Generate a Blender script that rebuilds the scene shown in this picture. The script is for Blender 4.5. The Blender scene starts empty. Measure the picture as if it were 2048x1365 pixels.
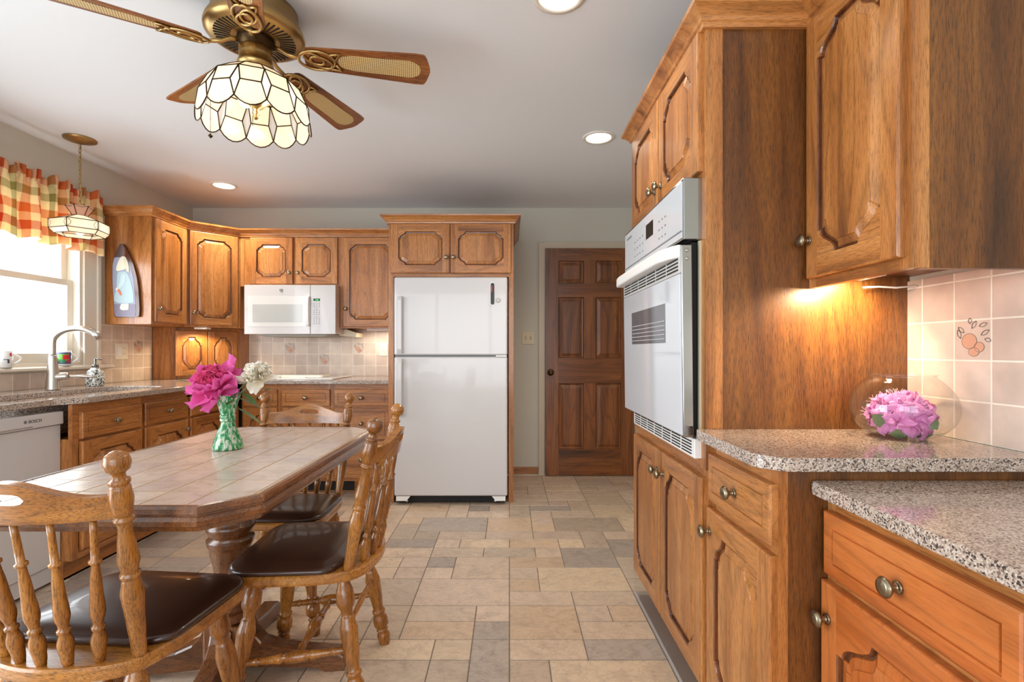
import bpy, bmesh, math, random
from mathutils import Vector, Matrix
from mathutils.geometry import tessellate_polygon
PI = math.pi
S = bpy.context.scene
COL = S.collection

# ------------------------------------------------------------------ camera
CAM_Z = 1.14
F_PX = 1010.0
cam_d = bpy.data.cameras.new('camera')
cam = bpy.data.objects.new('camera', cam_d); COL.objects.link(cam)
cam.location = (0, 0, CAM_Z); cam.rotation_euler = (PI/2, 0, 0)
cam_d.sensor_width = 36; cam_d.lens = 36*F_PX/2048
cam_d.shift_x = (1024-1019)/2048; cam_d.shift_y = (701-682.5)/2048
cam_d.clip_start = 0.02
S.camera = cam

# ------------------------------------------------------------------ world and exposure
W = bpy.data.worlds.new('daylight'); S.world = W; W.use_nodes = True
bg = W.node_tree.nodes['Background']
bg.inputs[0].default_value = (0.90, 0.95, 1.0, 1); bg.inputs[1].default_value = 3.0
S.view_settings.view_transform = 'Standard'; S.view_settings.look = 'None'
S.view_settings.gamma = 1; S.view_settings.use_curve_mapping = False
S.view_settings.exposure = 0.05
S.cycles.use_denoising = True
S.cycles.max_bounces = 10; S.cycles.diffuse_bounces = 5; S.cycles.transparent_max_bounces = 16
S.cycles.sample_clamp_indirect = 6
S.cycles.caustics_reflective = False; S.cycles.caustics_refractive = False

def light(name, kind, loc, energy, color=(1,1,1), rot=(0,0,0), **kw):
    d = bpy.data.lights.new(name, kind); d.energy = energy; d.color = color
    for k, v in kw.items(): setattr(d, k, v)
    o = bpy.data.objects.new(name, d); COL.objects.link(o)
    o.location = loc; o.rotation_euler = rot
    return o
def portal(name, loc, rot, sx, sy):
    o = light(name, 'AREA', loc, 1, rot=rot, shape='RECTANGLE', size=sx, size_y=sy)
    o.data.cycles.is_portal = True
XL, XR, YB, YR, ZC = -2.894, 1.197, 4.614, -2.4, 2.44
# daylight at the sink window, then two added fill lamps at invented unseen openings
light('window_daylight', 'AREA', (XL-0.16, 2.87, 1.55), 26, (0.86,0.93,1), (0,-math.radians(112),0), shape='RECTANGLE', size=1.0, size_y=1.1)
light('added_side_fill', 'AREA', (XL-0.16, 0.55, 1.1), 68, (0.86,0.93,1), (0,-math.radians(102),0), shape='RECTANGLE', size=2.0, size_y=1.9)  # added side fill at an out-of-view opening, brightens floor and ceiling
light('added_rear_fill', 'AREA', (-0.9, YR-0.1, 1.35), 58, (0.86,0.93,1), (math.radians(104),0,0), shape='RECTANGLE', size=3.2, size_y=1.9)  # added fill from behind the camera, no known window there
WARM = (1.0, 0.80, 0.55)

# ------------------------------------------------------------------ material helpers
def newmat(name):
    m = bpy.data.materials.new(name); m.use_nodes = True
    nt = m.node_tree; b = nt.nodes['Principled BSDF']
    return m, nt, b
def srgb(r, g, b):
    f = lambda c: (c/255/12.92) if c/255 <= 0.04045 else ((c/255+0.055)/1.055)**2.4
    return (f(r), f(g), f(b), 1)
def plain(name, rgb, rough=0.5, metal=0.0, coat=0.0, emit=None, estr=1.0, spec=0.5):
    m, nt, b = newmat(name)
    b.inputs['Base Color'].default_value = srgb(*rgb)
    b.inputs['Roughness'].default_value = rough; b.inputs['Metallic'].default_value = metal
    b.inputs['Coat Weight'].default_value = coat; b.inputs['Specular IOR Level'].default_value = spec
    if emit:
        b.inputs['Emission Color'].default_value = srgb(*emit); b.inputs['Emission Strength'].default_value = estr
    return m
def nd(nt, t, **kw):
    n = nt.nodes.new(t)
    for k, v in kw.items():
        if k.startswith('i_'): n.inputs[k[2:]].default_value = v
        else: setattr(n, k, v)
    return n
def ramp(nt, stops, interp='LINEAR'):
    n = nt.nodes.new('ShaderNodeValToRGB'); cr = n.color_ramp; cr.interpolation = interp
    while len(cr.elements) < len(stops): cr.elements.new(0.5)
    for e, (p, c) in zip(cr.elements, stops): e.position = p; e.color = c if len(c) == 4 else (*c, 1)
    return n
def coords(nt, rnd=True):
    tc = nt.nodes.new('ShaderNodeTexCoord')
    if not rnd: return tc.outputs['Object']
    oi = nt.nodes.new('ShaderNodeObjectInfo')
    mu = nd(nt, 'ShaderNodeMath', operation='MULTIPLY'); mu.inputs[1].default_value = 17.0
    nt.links.new(oi.outputs['Random'], mu.inputs[0])
    ad = nd(nt, 'ShaderNodeVectorMath', operation='ADD')
    nt.links.new(tc.outputs['Object'], ad.inputs[0]); nt.links.new(mu.outputs[0], ad.inputs[1])
    return ad.outputs[0]
def wood(name, light_c, mid_c, dark_c, axis='Z', rough=0.32, coat=0.25, grain=1.0, pores=0.55):
    m, nt, b = newmat(name); L = nt.links.new
    c = coords(nt)
    def mapped(along, across):
        mp = nt.nodes.new('ShaderNodeMapping'); sc = [across]*3; sc['XYZ'.index(axis)] = along
        mp.inputs['Scale'].default_value = sc; L(c, mp.inputs['Vector']); return mp.outputs[0]
    n1 = nd(nt, 'ShaderNodeTexNoise', i_Scale=1.0, i_Detail=5.0, i_Roughness=0.6, i_Distortion=0.35*grain)
    L(mapped(0.9, 11), n1.inputs['Vector'])
    wv = nd(nt, 'ShaderNodeTexNoise', i_Scale=1.0, i_Detail=1.5, i_Roughness=0.45, i_Distortion=0.15)
    L(mapped(0.8, 8), wv.inputs['Vector'])
    mm = nd(nt, 'ShaderNodeMath', operation='MULTIPLY'); mm.inputs[1].default_value = 11.0; L(wv.outputs[0], mm.inputs[0])
    fr = nd(nt, 'ShaderNodeMath', operation='PINGPONG'); fr.inputs[1].default_value = 0.5; L(mm.outputs[0], fr.inputs[0])
    r1 = ramp(nt, [(0.30, dark_c), (0.46, mid_c), (0.68, light_c)]); L(n1.outputs[0], r1.inputs[0])
    n2 = nd(nt, 'ShaderNodeTexNoise', i_Scale=1.0, i_Detail=3.0, i_Roughness=0.7)
    L(mapped(30, 430), n2.inputs['Vector'])
    r2 = ramp(nt, [(0.36, (0,0,0)), (0.52, (1,1,1))]); L(n2.outputs[0], r2.inputs[0])
    rr = ramp(nt, [(0.0, (0.35,0.35,0.35)), (0.22, (1,1,1))]); L(fr.outputs[0], rr.inputs[0])
    d = tuple(x*0.42 for x in dark_c[:3])+(1,)
    m1 = nd(nt, 'ShaderNodeMix', data_type='RGBA', blend_type='MIX'); 
    inv = nd(nt, 'ShaderNodeMath', operation='MULTIPLY_ADD'); inv.inputs[1].default_value = -pores; inv.inputs[2].default_value = pores
    L(r2.outputs[0], inv.inputs[0]); L(inv.outputs[0], m1.inputs['Factor']); L(r1.outputs[0], m1.inputs['A']); m1.inputs['B'].default_value = d
    m2 = nd(nt, 'ShaderNodeMix', data_type='RGBA', blend_type='MULTIPLY'); m2.inputs['Factor'].default_value = 0.4*grain
    L(m1.outputs['Result'], m2.inputs['A']); L(rr.outputs[0], m2.inputs['B'])
    L(m2.outputs['Result'], b.inputs['Base Color'])
    b.inputs['Roughness'].default_value = rough; b.inputs['Coat Weight'].default_value = coat; b.inputs['Coat Roughness'].default_value = 0.15
    bp = nd(nt, 'ShaderNodeBump', i_Strength=0.12, i_Distance=0.001); L(r2.outputs[0], bp.inputs['Height']); L(bp.outputs[0], b.inputs['Normal'])
    return m
WL, WM, WD = srgb(204,141,80), srgb(178,113,56), srgb(126,75,36)
oak = {a: wood('cabinet_wood_'+a.lower(), WL, WM, WD, a) for a in 'XYZ'}
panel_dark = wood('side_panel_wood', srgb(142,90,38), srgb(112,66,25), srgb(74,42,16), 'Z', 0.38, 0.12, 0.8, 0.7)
glaze = wood('antique_glaze_wood', srgb(132,78,42), srgb(104,58,30), srgb(70,38,20), 'Z', 0.25, 0.4)
chair_wood = {a: wood('chair_oak_'+a.lower(), srgb(190,130,58), srgb(160,101,39), srgb(112,66,24), a, 0.25, 0.4, 1.0, 0.75) for a in 'XZ'}
table_wood = {a: wood('table_oak_'+a.lower(), srgb(140,88,46), srgb(108,64,32), srgb(60,36,18), a, 0.25, 0.4, 1.0, 0.75) for a in 'XYZ'}
door_wood = {a: wood('door_stain_'+a.lower(), srgb(150,90,40), srgb(118,66,26), srgb(76,42,18), a, 0.35, 0.2, 1.2, 0.3) for a in 'XZ'}
fan_wood = wood('fan_blade_wood', srgb(166,100,44), srgb(134,74,28), srgb(84,44,16), 'X', 0.35, 0.2, 1.2, 0.8)
plaque_wood = wood('plaque_wood', srgb(110,62,38), srgb(84,44,28), srgb(54,28,20), 'Z', 0.3, 0.4)
knob_m = plain('antique_nickel', (150,138,115), 0.28, 1.0)
brass = plain('antique_brass', (176,146,96), 0.34, 1.0)
brass_d = plain('dark_brass', (66,50,32), 0.35, 1.0)
steel = plain('brushed_nickel', (196,190,182), 0.27, 1.0)
chrome = plain('chrome', (168,168,166), 0.14, 1.0)
white_app = plain('appliance_white', (202,199,199), 0.22, 0, 0.3)
white_gl = plain('oven_white_glass', (204,209,216), 0.06, 0, 0.5)
white_pl = plain('white_plastic', (236,236,234), 0.3)
black_m = plain('black', (14,13,13), 0.35)
dark_m = plain('dark_cavity', (20,18,17), 0.7)
grey_m = plain('grey_gap', (110,115,120), 0.5)
cream_pl = plain('cream_plastic', (230,224,208), 0.35)
almond_pl = plain('almond_plastic', (206,192,160), 0.4)
trim_w = plain('window_trim_white', (222,214,200), 0.35)
trim_b = plain('door_casing_beige', (196,182,160), 0.4)
leather = plain('brown_leather', (54,32,22), 0.3, 0, 0.25)
def paint(name, rgb, rough=0.85, bump=0.08):
    m, nt, b = newmat(name); L = nt.links.new
    c = coords(nt, False)
    n = nd(nt, 'ShaderNodeTexNoise', i_Scale=60.0, i_Detail=3.0); L(c, n.inputs['Vector'])
    bp = nd(nt, 'ShaderNodeBump', i_Strength=bump, i_Distance=0.002); L(n.outputs[0], bp.inputs['Height']); L(bp.outputs[0], b.inputs['Normal'])
    b.inputs['Base Color'].default_value = srgb(*rgb); b.inputs['Roughness'].default_value = rough
    return m
wall_m = paint('wall_paint_grey', (200,196,184))
ceil_m = paint('ceiling_paint', (226,229,234))
def granite(name):
    m, nt, b = newmat(name); L = nt.links.new
    c = coords(nt, False)
    v = nd(nt, 'ShaderNodeTexVoronoi', i_Scale=360.0, i_Randomness=1.0); L(c, v.inputs['Vector'])
    sx = nt.nodes.new('ShaderNodeSeparateColor'); L(v.outputs['Color'], sx.inputs[0])
    r = ramp(nt, [(0.0, srgb(66,60,60)), (0.12, srgb(118,102,94)), (0.26, srgb(176,158,144)), (0.55, srgb(192,176,162)), (0.76, srgb(148,132,120)), (0.86, srgb(206,196,186))], 'CONSTANT')
    L(sx.outputs[0], r.inputs[0])
    L(r.outputs[0], b.inputs['Base Color']); b.inputs['Roughness'].default_value = 0.12; b.inputs['Coat Weight'].default_value = 0.2
    b.inputs['Coat Roughness'].default_value = 0.05
    return m
granite_m = granite('speckled_granite')
def wall_tile(name, axis, off_h, off_z, pitch=0.1045):
    """square ceramic tiles with pale grout on a wall that runs along the axis"""
    m, nt, b = newmat(name); L = nt.links.new
    c = coords(nt, False)
    sp = nt.nodes.new('ShaderNodeSeparateXYZ'); L(c, sp.inputs[0])
    cb = nt.nodes.new('ShaderNodeCombineXYZ')
    a1 = nd(nt, 'ShaderNodeMath', operation='ADD'); a1.inputs[1].default_value = -off_h+50*pitch; L(sp.outputs[axis], a1.inputs[0])
    a2 = nd(nt, 'ShaderNodeMath', operation='ADD'); a2.inputs[1].default_value = -off_z+50*pitch; L(sp.outputs['Z'], a2.inputs[0])
    L(a1.outputs[0], cb.inputs[0]); L(a2.outputs[0], cb.inputs[1])
    br = nd(nt, 'ShaderNodeTexBrick', offset=0.0, squash=1.0)
    br.inputs['Scale'].default_value = 1.0; br.inputs['Brick Width'].default_value = pitch; br.inputs['Row Height'].default_value = pitch
    br.inputs['Mortar Size'].default_value = 0.0028; br.inputs['Mortar Smooth'].default_value = 0.3; br.inputs['Bias'].default_value = 0.0
    br.inputs['Color1'].default_value = srgb(222,208,194); br.inputs['Color2'].default_value = srgb(200,184,172); br.inputs['Mortar'].default_value = srgb(244,240,226)
    L(cb.outputs[0], br.inputs['Vector'])
    n = nd(nt, 'ShaderNodeTexNoise', i_Scale=14.0, i_Detail=4.0); L(c, n.inputs['Vector'])
    rr = ramp(nt, [(0.3, (0.86,0.84,0.82)), (0.7, (1.06,1.02,1.0))]); L(n.outputs[0], rr.inputs[0])
    mx = nd(nt, 'ShaderNodeMix', data_type='RGBA', blend_type='MULTIPLY'); mx.inputs['Factor'].default_value = 1
    L(br.outputs[0], mx.inputs['A']); L(rr.outputs[0], mx.inputs['B']); L(mx.outputs['Result'], b.inputs['Base Color'])
    bp = nd(nt, 'ShaderNodeBump', i_Strength=0.5, i_Distance=0.002, invert=True); L(br.outputs['Fac'], bp.inputs['Height']); L(bp.outputs[0], b.inputs['Normal'])
    b.inputs['Roughness'].default_value = 0.3
    return m
def stone_attr(name, rough=0.38, vein=1.0):
    m, nt, b = newmat(name); L = nt.links.new
    at = nd(nt, 'ShaderNodeAttribute', attribute_name='tile'); c = coords(nt, False)
    n = nd(nt, 'ShaderNodeTexNoise', i_Scale=9.0, i_Detail=8.0, i_Roughness=0.7, i_Distortion=1.5); L(c, n.inputs['Vector'])
    mpn = nt.nodes.new('ShaderNodeMapping'); mpn.inputs['Scale'].default_value = (9, 16, 9); mpn.inputs['Rotation'].default_value = (0,0,0.5); L(c, mpn.inputs['Vector'])
    n3 = nd(nt, 'ShaderNodeTexNoise', i_Scale=1.0, i_Detail=7.0, i_Roughness=0.7, i_Distortion=2.0); L(mpn.outputs[0], n3.inputs['Vector'])
    r3 = ramp(nt, [(0.47, (1,1,1)), (0.50, (0.62,0.54,0.48)), (0.53, (1,1,1))]); L(n3.outputs[0], r3.inputs[0])
    rr = ramp(nt, [(0.3, (0.74,0.71,0.69)), (0.5, (1,0.98,0.95)), (0.72, (1.12,1.07,1.0))]); L(n.outputs[0], rr.inputs[0])
    mx = nd(nt, 'ShaderNodeMix', data_type='RGBA', blend_type='MULTIPLY'); mx.inputs['Factor'].default_value = 1
    L(at.outputs['Color'], mx.inputs['A']); L(rr.outputs[0], mx.inputs['B'])
    m2 = nd(nt, 'ShaderNodeMix', data_type='RGBA', blend_type='MULTIPLY'); m2.inputs['Factor'].default_value = 0.55*vein
    L(mx.outputs['Result'], m2.inputs['A']); L(r3.outputs[0], m2.inputs['B']); L(m2.outputs['Result'], b.inputs['Base Color'])
    bp = nd(nt, 'ShaderNodeBump', i_Strength=0.25*vein, i_Distance=0.002); L(n3.outputs[0], bp.inputs['Height']); L(bp.outputs[0], b.inputs['Normal'])
    b.inputs['Roughness'].default_value = rough
    return m
floor_tile_m = stone_attr('floor_stone_tile')
table_tile_m = stone_attr('table_tile', 0.22, 0.35)
grout_m = plain('floor_grout', (118,108,98), 0.9)
tgrout_m = plain('table_grout', (176,146,102), 0.7)
def clear_glass(name, tint=(1,1,1), ior=1.45, rough=0.0):
    m = bpy.data.materials.new(name); m.use_nodes = True; nt = m.node_tree; nt.nodes.clear(); L = nt.links.new
    out = nt.nodes.new('ShaderNodeOutputMaterial'); tr = nt.nodes.new('ShaderNodeBsdfTransparent'); tr.inputs[0].default_value = (*tint, 1)
    gl = nt.nodes.new('ShaderNodeBsdfGlossy'); gl.inputs['Roughness'].default_value = rough
    lw = nt.nodes.new('ShaderNodeLayerWeight'); lw.inputs[0].default_value = 0.5
    pw = nd(nt, 'ShaderNodeMath', operation='POWER'); pw.inputs[1].default_value = 5.0; L(lw.outputs['Facing'], pw.inputs[0])
    fr = nd(nt, 'ShaderNodeMath', operation='MULTIPLY_ADD'); fr.inputs[1].default_value = 0.45; fr.inputs[2].default_value = 0.035*(ior/1.45); L(pw.outputs[0], fr.inputs[0])
    mx = nt.nodes.new('ShaderNodeMixShader'); L(fr.outputs[0], mx.inputs[0]); L(tr.outputs[0], mx.inputs[1]); L(gl.outputs[0], mx.inputs[2]); L(mx.outputs[0], out.inputs[0])
    return m
pane_m = clear_glass('window_glass')
bowl_m = clear_glass('bowl_glass', (0.97,0.98,0.98), 1.5)
def shade_glass(name, rgb, trans=0.6):
    m = bpy.data.materials.new(name); m.use_nodes = True; nt = m.node_tree; nt.nodes.clear(); L = nt.links.new
    out = nt.nodes.new('ShaderNodeOutputMaterial')
    d = nt.nodes.new('ShaderNodeBsdfPrincipled'); d.inputs['Base Color'].default_value = srgb(*rgb); d.inputs['Roughness'].default_value = 0.15
    t = nt.nodes.new('ShaderNodeBsdfTranslucent'); t.inputs[0].default_value = srgb(*rgb)
    mx = nt.nodes.new('ShaderNodeMixShader'); mx.inputs[0].default_value = trans
    L(d.outputs[0], mx.inputs[1]); L(t.outputs[0], mx.inputs[2]); L(mx.outputs[0], out.inputs[0])
    return m
opal = shade_glass('opal_shade_glass', (250,234,212), 0.5)
opal2 = shade_glass('clear_diamond_glass', (235,235,235), 0.8)
pink_gl = shade_glass('pink_shade_glass', (240,200,180), 0.6)
bulb_m = plain('lit_bulb', (255,240,210), 0.5, emit=(255,226,180), estr=3)
can_m = plain('lit_can_lamp', (255,250,240), 0.5, emit=(255,244,226), estr=5)

# ------------------------------------------------------------------ mesh helpers
def catm(keys, n=4):
    """smooth interpolation of (t, r) keys"""
    out = []
    for (t0, r0), (t1, r1) in zip(keys[:-1], keys[1:]):
        k = n if abs(t1-t0) > 0.012 else 1
        for i in range(k):
            f = i/k; g = (1-math.cos(PI*f))/2
            out.append((t0+(t1-t0)*f, r0+(r1-r0)*g))
    out.append(keys[-1]); return out
def crv(keys, n=5):
    out = []; K = [keys[0]]+list(keys)+[keys[-1]]
    for i in range(1, len(K)-2):
        p = K[i-1:i+3]
        for k in range(n):
            t = k/n; q = []
            for c in (0, 1): q.append(.5*(2*p[1][c]+(p[2][c]-p[0][c])*t+(2*p[0][c]-5*p[1][c]+4*p[2][c]-p[3][c])*t*t+(3*p[1][c]-p[0][c]-3*p[2][c]+p[3][c])*t**3))
            out.append(tuple(q))
    out.append(keys[-1]); return out
def frame_of(d):
    d = d.normalized(); u = Vector((0,0,1)) if abs(d.z) < 0.9 else Vector((1,0,0))
    a = d.cross(u).normalized(); return a, d.cross(a).normalized()
def offset_poly(pts, d):
    """moves a counter-clockwise polygon inward by d with mitred corners"""
    n = len(pts); out = []
    for i in range(n):
        p0, p1, p2 = Vector(pts[i-1]), Vector(pts[i]), Vector(pts[(i+1) % n])
        e1 = (p1-p0).normalized(); e2 = (p2-p1).normalized()
        n1 = Vector((-e1.y, e1.x)); n2 = Vector((-e2.y, e2.x)); b = n1+n2
        b = b/max(0.3, b.dot(n1)) if b.length > 1e-6 else n1
        out.append((p1.x+b.x*d, p1.y+b.y*d))
    return out
def rounded(corners, seg=6):
    """corners: (x, y, r) counter-clockwise -> polygon with rounded corners"""
    out = []; n = len(corners)
    for i in range(n):
        x, y, r = corners[i]; p = Vector((x, y))
        a = Vector(corners[i-1][:2]); b = Vector(corners[(i+1) % n][:2])
        da = (a-p); db = (b-p); k = min(r, da.length*0.49, db.length*0.49)
        if k < 1e-5: out.append((x, y)); continue
        q0 = p+da.normalized()*k; q2 = p+db.normalized()*k
        for j in range(seg+1):
            t = j/seg; q = q0*(1-t)**2+p*2*t*(1-t)+q2*t*t; out.append((q.x, q.y))
    return out
class MB:
    def __init__(s): s.v = []; s.f = []; s.m = []; s.s = []; s.c = {}
    def face(s, pts, m=0, sm=False):
        i = len(s.v); s.v += [tuple(p) for p in pts]; s.f.append(tuple(range(i, i+len(pts)))); s.m.append(m); s.s.append(sm); return len(s.f)-1
    def box(s, x0, x1, y0, y1, z0, z1, m=0):
        i = len(s.v)
        s.v += [(x0,y0,z0),(x1,y0,z0),(x1,y1,z0),(x0,y1,z0),(x0,y0,z1),(x1,y0,z1),(x1,y1,z1),(x0,y1,z1)]
        for q in ((0,3,2,1),(4,5,6,7),(0,1,5,4),(1,2,6,5),(2,3,7,6),(3,0,4,7)):
            s.f.append(tuple(i+k for k in q)); s.m.append(m); s.s.append(False)
        return s
    def rings(s, rings, m=0, sm=True, closed=True, cap0=True, cap1=True):
        n = len(rings[0]); i0 = len(s.v)
        for r in rings: s.v += [tuple(p) for p in r]
        for a in range(len(rings)-1):
            for k in range(n if closed else n-1):
                k2 = (k+1) % n; b = i0+a*n
                s.f.append((b+k, b+k2, b+n+k2, b+n+k)); s.m.append(m); s.s.append(sm)
        if cap0 and closed: s.f.append(tuple(i0+k for k in reversed(range(n)))); s.m.append(m); s.s.append(False)
        if cap1 and closed:
            b = i0+(len(rings)-1)*n; s.f.append(tuple(b+k for k in range(n))); s.m.append(m); s.s.append(False)
        return s
    def lathe(s, p0, p1, prof, seg=16, m=0, sm=True, cap=True, squash=None):
        """prof: (t, r), t running 0..1 from p0 to p1"""
        p0, p1 = Vector(p0), Vector(p1); a, b = frame_of(p1-p0); R = []
        for t, r in prof:
            c = p0.lerp(p1, t) if 0 <= t <= 1 else p0+(p1-p0)*t
            R.append([c+(a*math.cos(2*PI*k/seg)+b*math.sin(2*PI*k/seg))*max(r, 1e-5) for k in range(seg)])
        return s.rings(R, m, sm, True, cap, cap)
    def vlathe(s, x, y, prof, seg=24, m=0, sm=True, cap=True):
        """prof: (z, r)"""
        R = [[(x+r*math.cos(2*PI*k/seg), y+r*math.sin(2*PI*k/seg), z) for k in range(seg)] for z, r in prof]
        return s.rings(R, m, sm, True, cap, cap)
    def tube(s, pts, r, seg=8, m=0, closed=False):
        pts = [Vector(p) for p in pts]; n = len(pts); R = []; pa = None
        for i, p in enumerate(pts):
            d = (pts[(i+1) % n]-pts[i-1]) if closed else (pts[min(i+1, n-1)]-pts[max(i-1, 0)])
            d.normalize()
            if pa is None: a, b = frame_of(d)
            else:
                a = (pa-d*pa.dot(d)).normalized(); b = d.cross(a)
            pa = a; rr = r[i] if isinstance(r, (list, tuple)) else r
            R.append([p+(a*math.cos(2*PI*k/seg)+b*math.sin(2*PI*k/seg))*rr for k in range(seg)])
        if closed: R.append(R[0]); return s.rings(R, m, True, True, False, False)
        return s.rings(R, m, True)
    def poly(s, pts3, m=0, flip=False, holes=()):
        """planar polygon with holes, tessellated"""
        loops = [[Vector(p) for p in pts3]]+[[Vector(p) for p in h] for h in holes]
        tris = tessellate_polygon(loops); flat = [p for l in loops for p in l]; i = len(s.v)
        s.v += [tuple(p) for p in flat]
        for t in tris:
            s.f.append(tuple(i+k for k in (reversed(t) if flip else t))); s.m.append(m); s.s.append(False)
        return s
    def prism(s, pts2, z0, z1, m=0, holes=(), ax='z', mside=None, sm=False):
        """extrudes a 2-D polygon; ax z: (x,y)->z, ax y: (x,z)->y"""
        P = (lambda p, h: (p[0], p[1], h)) if ax == 'z' else (lambda p, h: (p[0], h, p[1]))
        if ax == 'x': P = lambda p, h: (h, p[0], p[1])
        for h in (z0, z1): s.poly([P(p, h) for p in pts2], m, h == z0, [[P(p, h) for p in q] for q in holes])
        for l in (pts2,)+tuple(holes):
            n = len(l); i = len(s.v); s.v += [P(p, z0) for p in l]+[P(p, z1) for p in l]
            for k in range(n):
                k2 = (k+1) % n; s.f.append((i+k, i+k2, i+n+k2, i+n+k)); s.m.append(m if mside is None else mside); s.s.append(sm)
        return s
    def build(s, name, mats, parent=None, bevel=0.0, world=True, label=None, recalc=True):
        if not isinstance(mats, (list, tuple)): mats = [mats]
        me = bpy.data.meshes.new(name)
        V = s.v
        root = parent
        while root is not None and root.parent is not None: root = root.parent
        if root is not None:
            if world:
                M = (Matrix.Translation(root.location) @ Matrix.Rotation(root.rotation_euler.z, 4, 'Z')).inverted()
                V = [tuple(M @ Vector(p)) for p in V]
            else:
                V = [(p[0], p[1], p[2]-root.location.z) for p in V]
        me.from_pydata(V, [], s.f)
        for mt in mats: me.materials.append(mt)
        for p, mi, sm in zip(me.polygons, s.m, s.s): p.material_index = mi; p.use_smooth = sm
        if s.c:
            at = me.color_attributes.new('tile', 'FLOAT_COLOR', 'CORNER')
            for p in me.polygons:
                c = s.c.get(p.index, (0.5,0.5,0.5,1))
                for li in p.loop_indices: at.data[li].color = c
        if recalc:
            bm = bmesh.new(); bm.from_mesh(me); bmesh.ops.remove_doubles(bm, verts=bm.verts, dist=1e-6)
            bmesh.ops.recalc_face_normals(bm, faces=bm.faces); bm.to_mesh(me); bm.free()
        o = bpy.data.objects.new(name, me); COL.objects.link(o)
        if parent is not None: o.parent = parent
        if bevel:
            b = o.modifiers.new('bevel', 'BEVEL'); b.width = bevel; b.segments = 2; b.limit_method = 'ANGLE'; b.angle_limit = math.radians(50); b.harden_normals = False
        if label: o['label'] = label
        return o
def thing(name, label, cat, loc=(0,0,0), rotz=0.0, group=None):
    o = bpy.data.objects.new(name, None); COL.objects.link(o); o.empty_display_size = 0.05
    o.location = loc; o.rotation_euler = (0, 0, rotz); o['label'] = label; o['category'] = cat
    if group: o['group'] = group
    return o
def tag(o, label, cat, group=None):
    o['label'] = label; o['category'] = cat
    if group: o['group'] = group
    return o
def struct(o): o['kind'] = 'structure'; return o
def copy_tree(o, parent=None):
    c = o.copy(); COL.objects.link(c)
    if parent is not None: c.parent = parent
    for ch in list(o.children): copy_tree(ch, c)
    return c
def lettering(text, size, loc, rot, mat, parent, name='lettering', extrude=0.0003, align='LEFT'):
    cu = bpy.data.curves.new(name, 'FONT'); cu.body = text; cu.size = size; cu.extrude = extrude; cu.align_x = align
    tmp = bpy.data.objects.new(name, cu); COL.objects.link(tmp); bpy.context.view_layer.update()
    me = bpy.data.meshes.new_from_object(tmp); bpy.data.objects.remove(tmp); me.materials.clear(); me.materials.append(mat)
    o = bpy.data.objects.new(name, me); COL.objects.link(o)
    root = parent
    while root.parent is not None: root = root.parent
    M = (Matrix.Translation(root.location) @ Matrix.Rotation(root.rotation_euler.z, 4, 'Z')).inverted()
    from mathutils import Euler
    o.parent = parent; o.matrix_local = M @ Matrix.Translation(loc) @ Euler(rot).to_matrix().to_4x4()
    return o

# ------------------------------------------------------------------ room shell
rnd = random.Random(4)
def build_floor():
    b = MB(); px, py = 0.1455, 0.132; x0 = -2.894; nx = 29; ny = 53
    gx0 = -20*px; gy0 = 2.122-34*py
    occ = [[0]*ny for _ in range(nx)]
    pal = [(206,186,168),(200,180,160),(192,174,156),(184,168,152),(206,186,162),(202,178,154),(172,160,150),(196,176,160)]
    b.box(XL, XR, YR, YB, -0.05, -0.0015, 1)
    sizes = [(2,2),(3,2),(2,1),(1,1),(1,2),(2,1),(1,1),(2,2),(2,1),(2,1),(1,1)]
    for j in range(ny):
        for i in range(nx):
            if occ[i][j]: continue
            rnd.shuffle(sizes)
            for w, h in sizes+[(1,1)]:
                if i+w <= nx and j+h <= ny and all(not occ[a][c] for a in range(i, i+w) for c in range(j, j+h)): break
            for a in range(i, i+w):
                for c in range(j, j+h): occ[a][c] = 1
            g = 0.0017; X0, X1 = max(gx0+i*px+g, XL), min(gx0+(i+w)*px-g, XR); Y0, Y1 = max(gy0+j*py+g, YR), min(gy0+(j+h)*py-g, YB)
            if X1 <= X0 or Y1 <= Y0: continue
            e = 0.0015; col = rnd.choice(pal); k = rnd.uniform(0.94, 1.05); col = srgb(*[min(255, q*k) for q in col])
            P = [(X0,Y0),(X1,Y0),(X1,Y1),(X0,Y1)]; Q = [(X0+e,Y0+e),(X1-e,Y0+e),(X1-e,Y1-e),(X0+e,Y1-e)]
            b.c[b.face([(x,y,0) for x,y in Q])] = col
            for a in range(4):
                c2 = (a+1) % 4; b.c[b.face([(*P[a],-0.0015),(*P[c2],-0.0015),(*Q[c2],0),(*Q[a],0)])] = tuple(q*0.8 for q in col[:3])+(1,)
    struct(b.build('floor', [floor_tile_m, grout_m], None, recalc=False))
build_floor()
struct(MB().box(XL-0.2, XR+0.2, YR-0.2, YB+0.2, ZC, ZC+0.12).build('ceiling', ceil_m))
w = struct(MB().box(XL-0.18, XR+0.18, YB, YB+0.14, 0, ZC).build('wall_back', wall_m))
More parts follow.
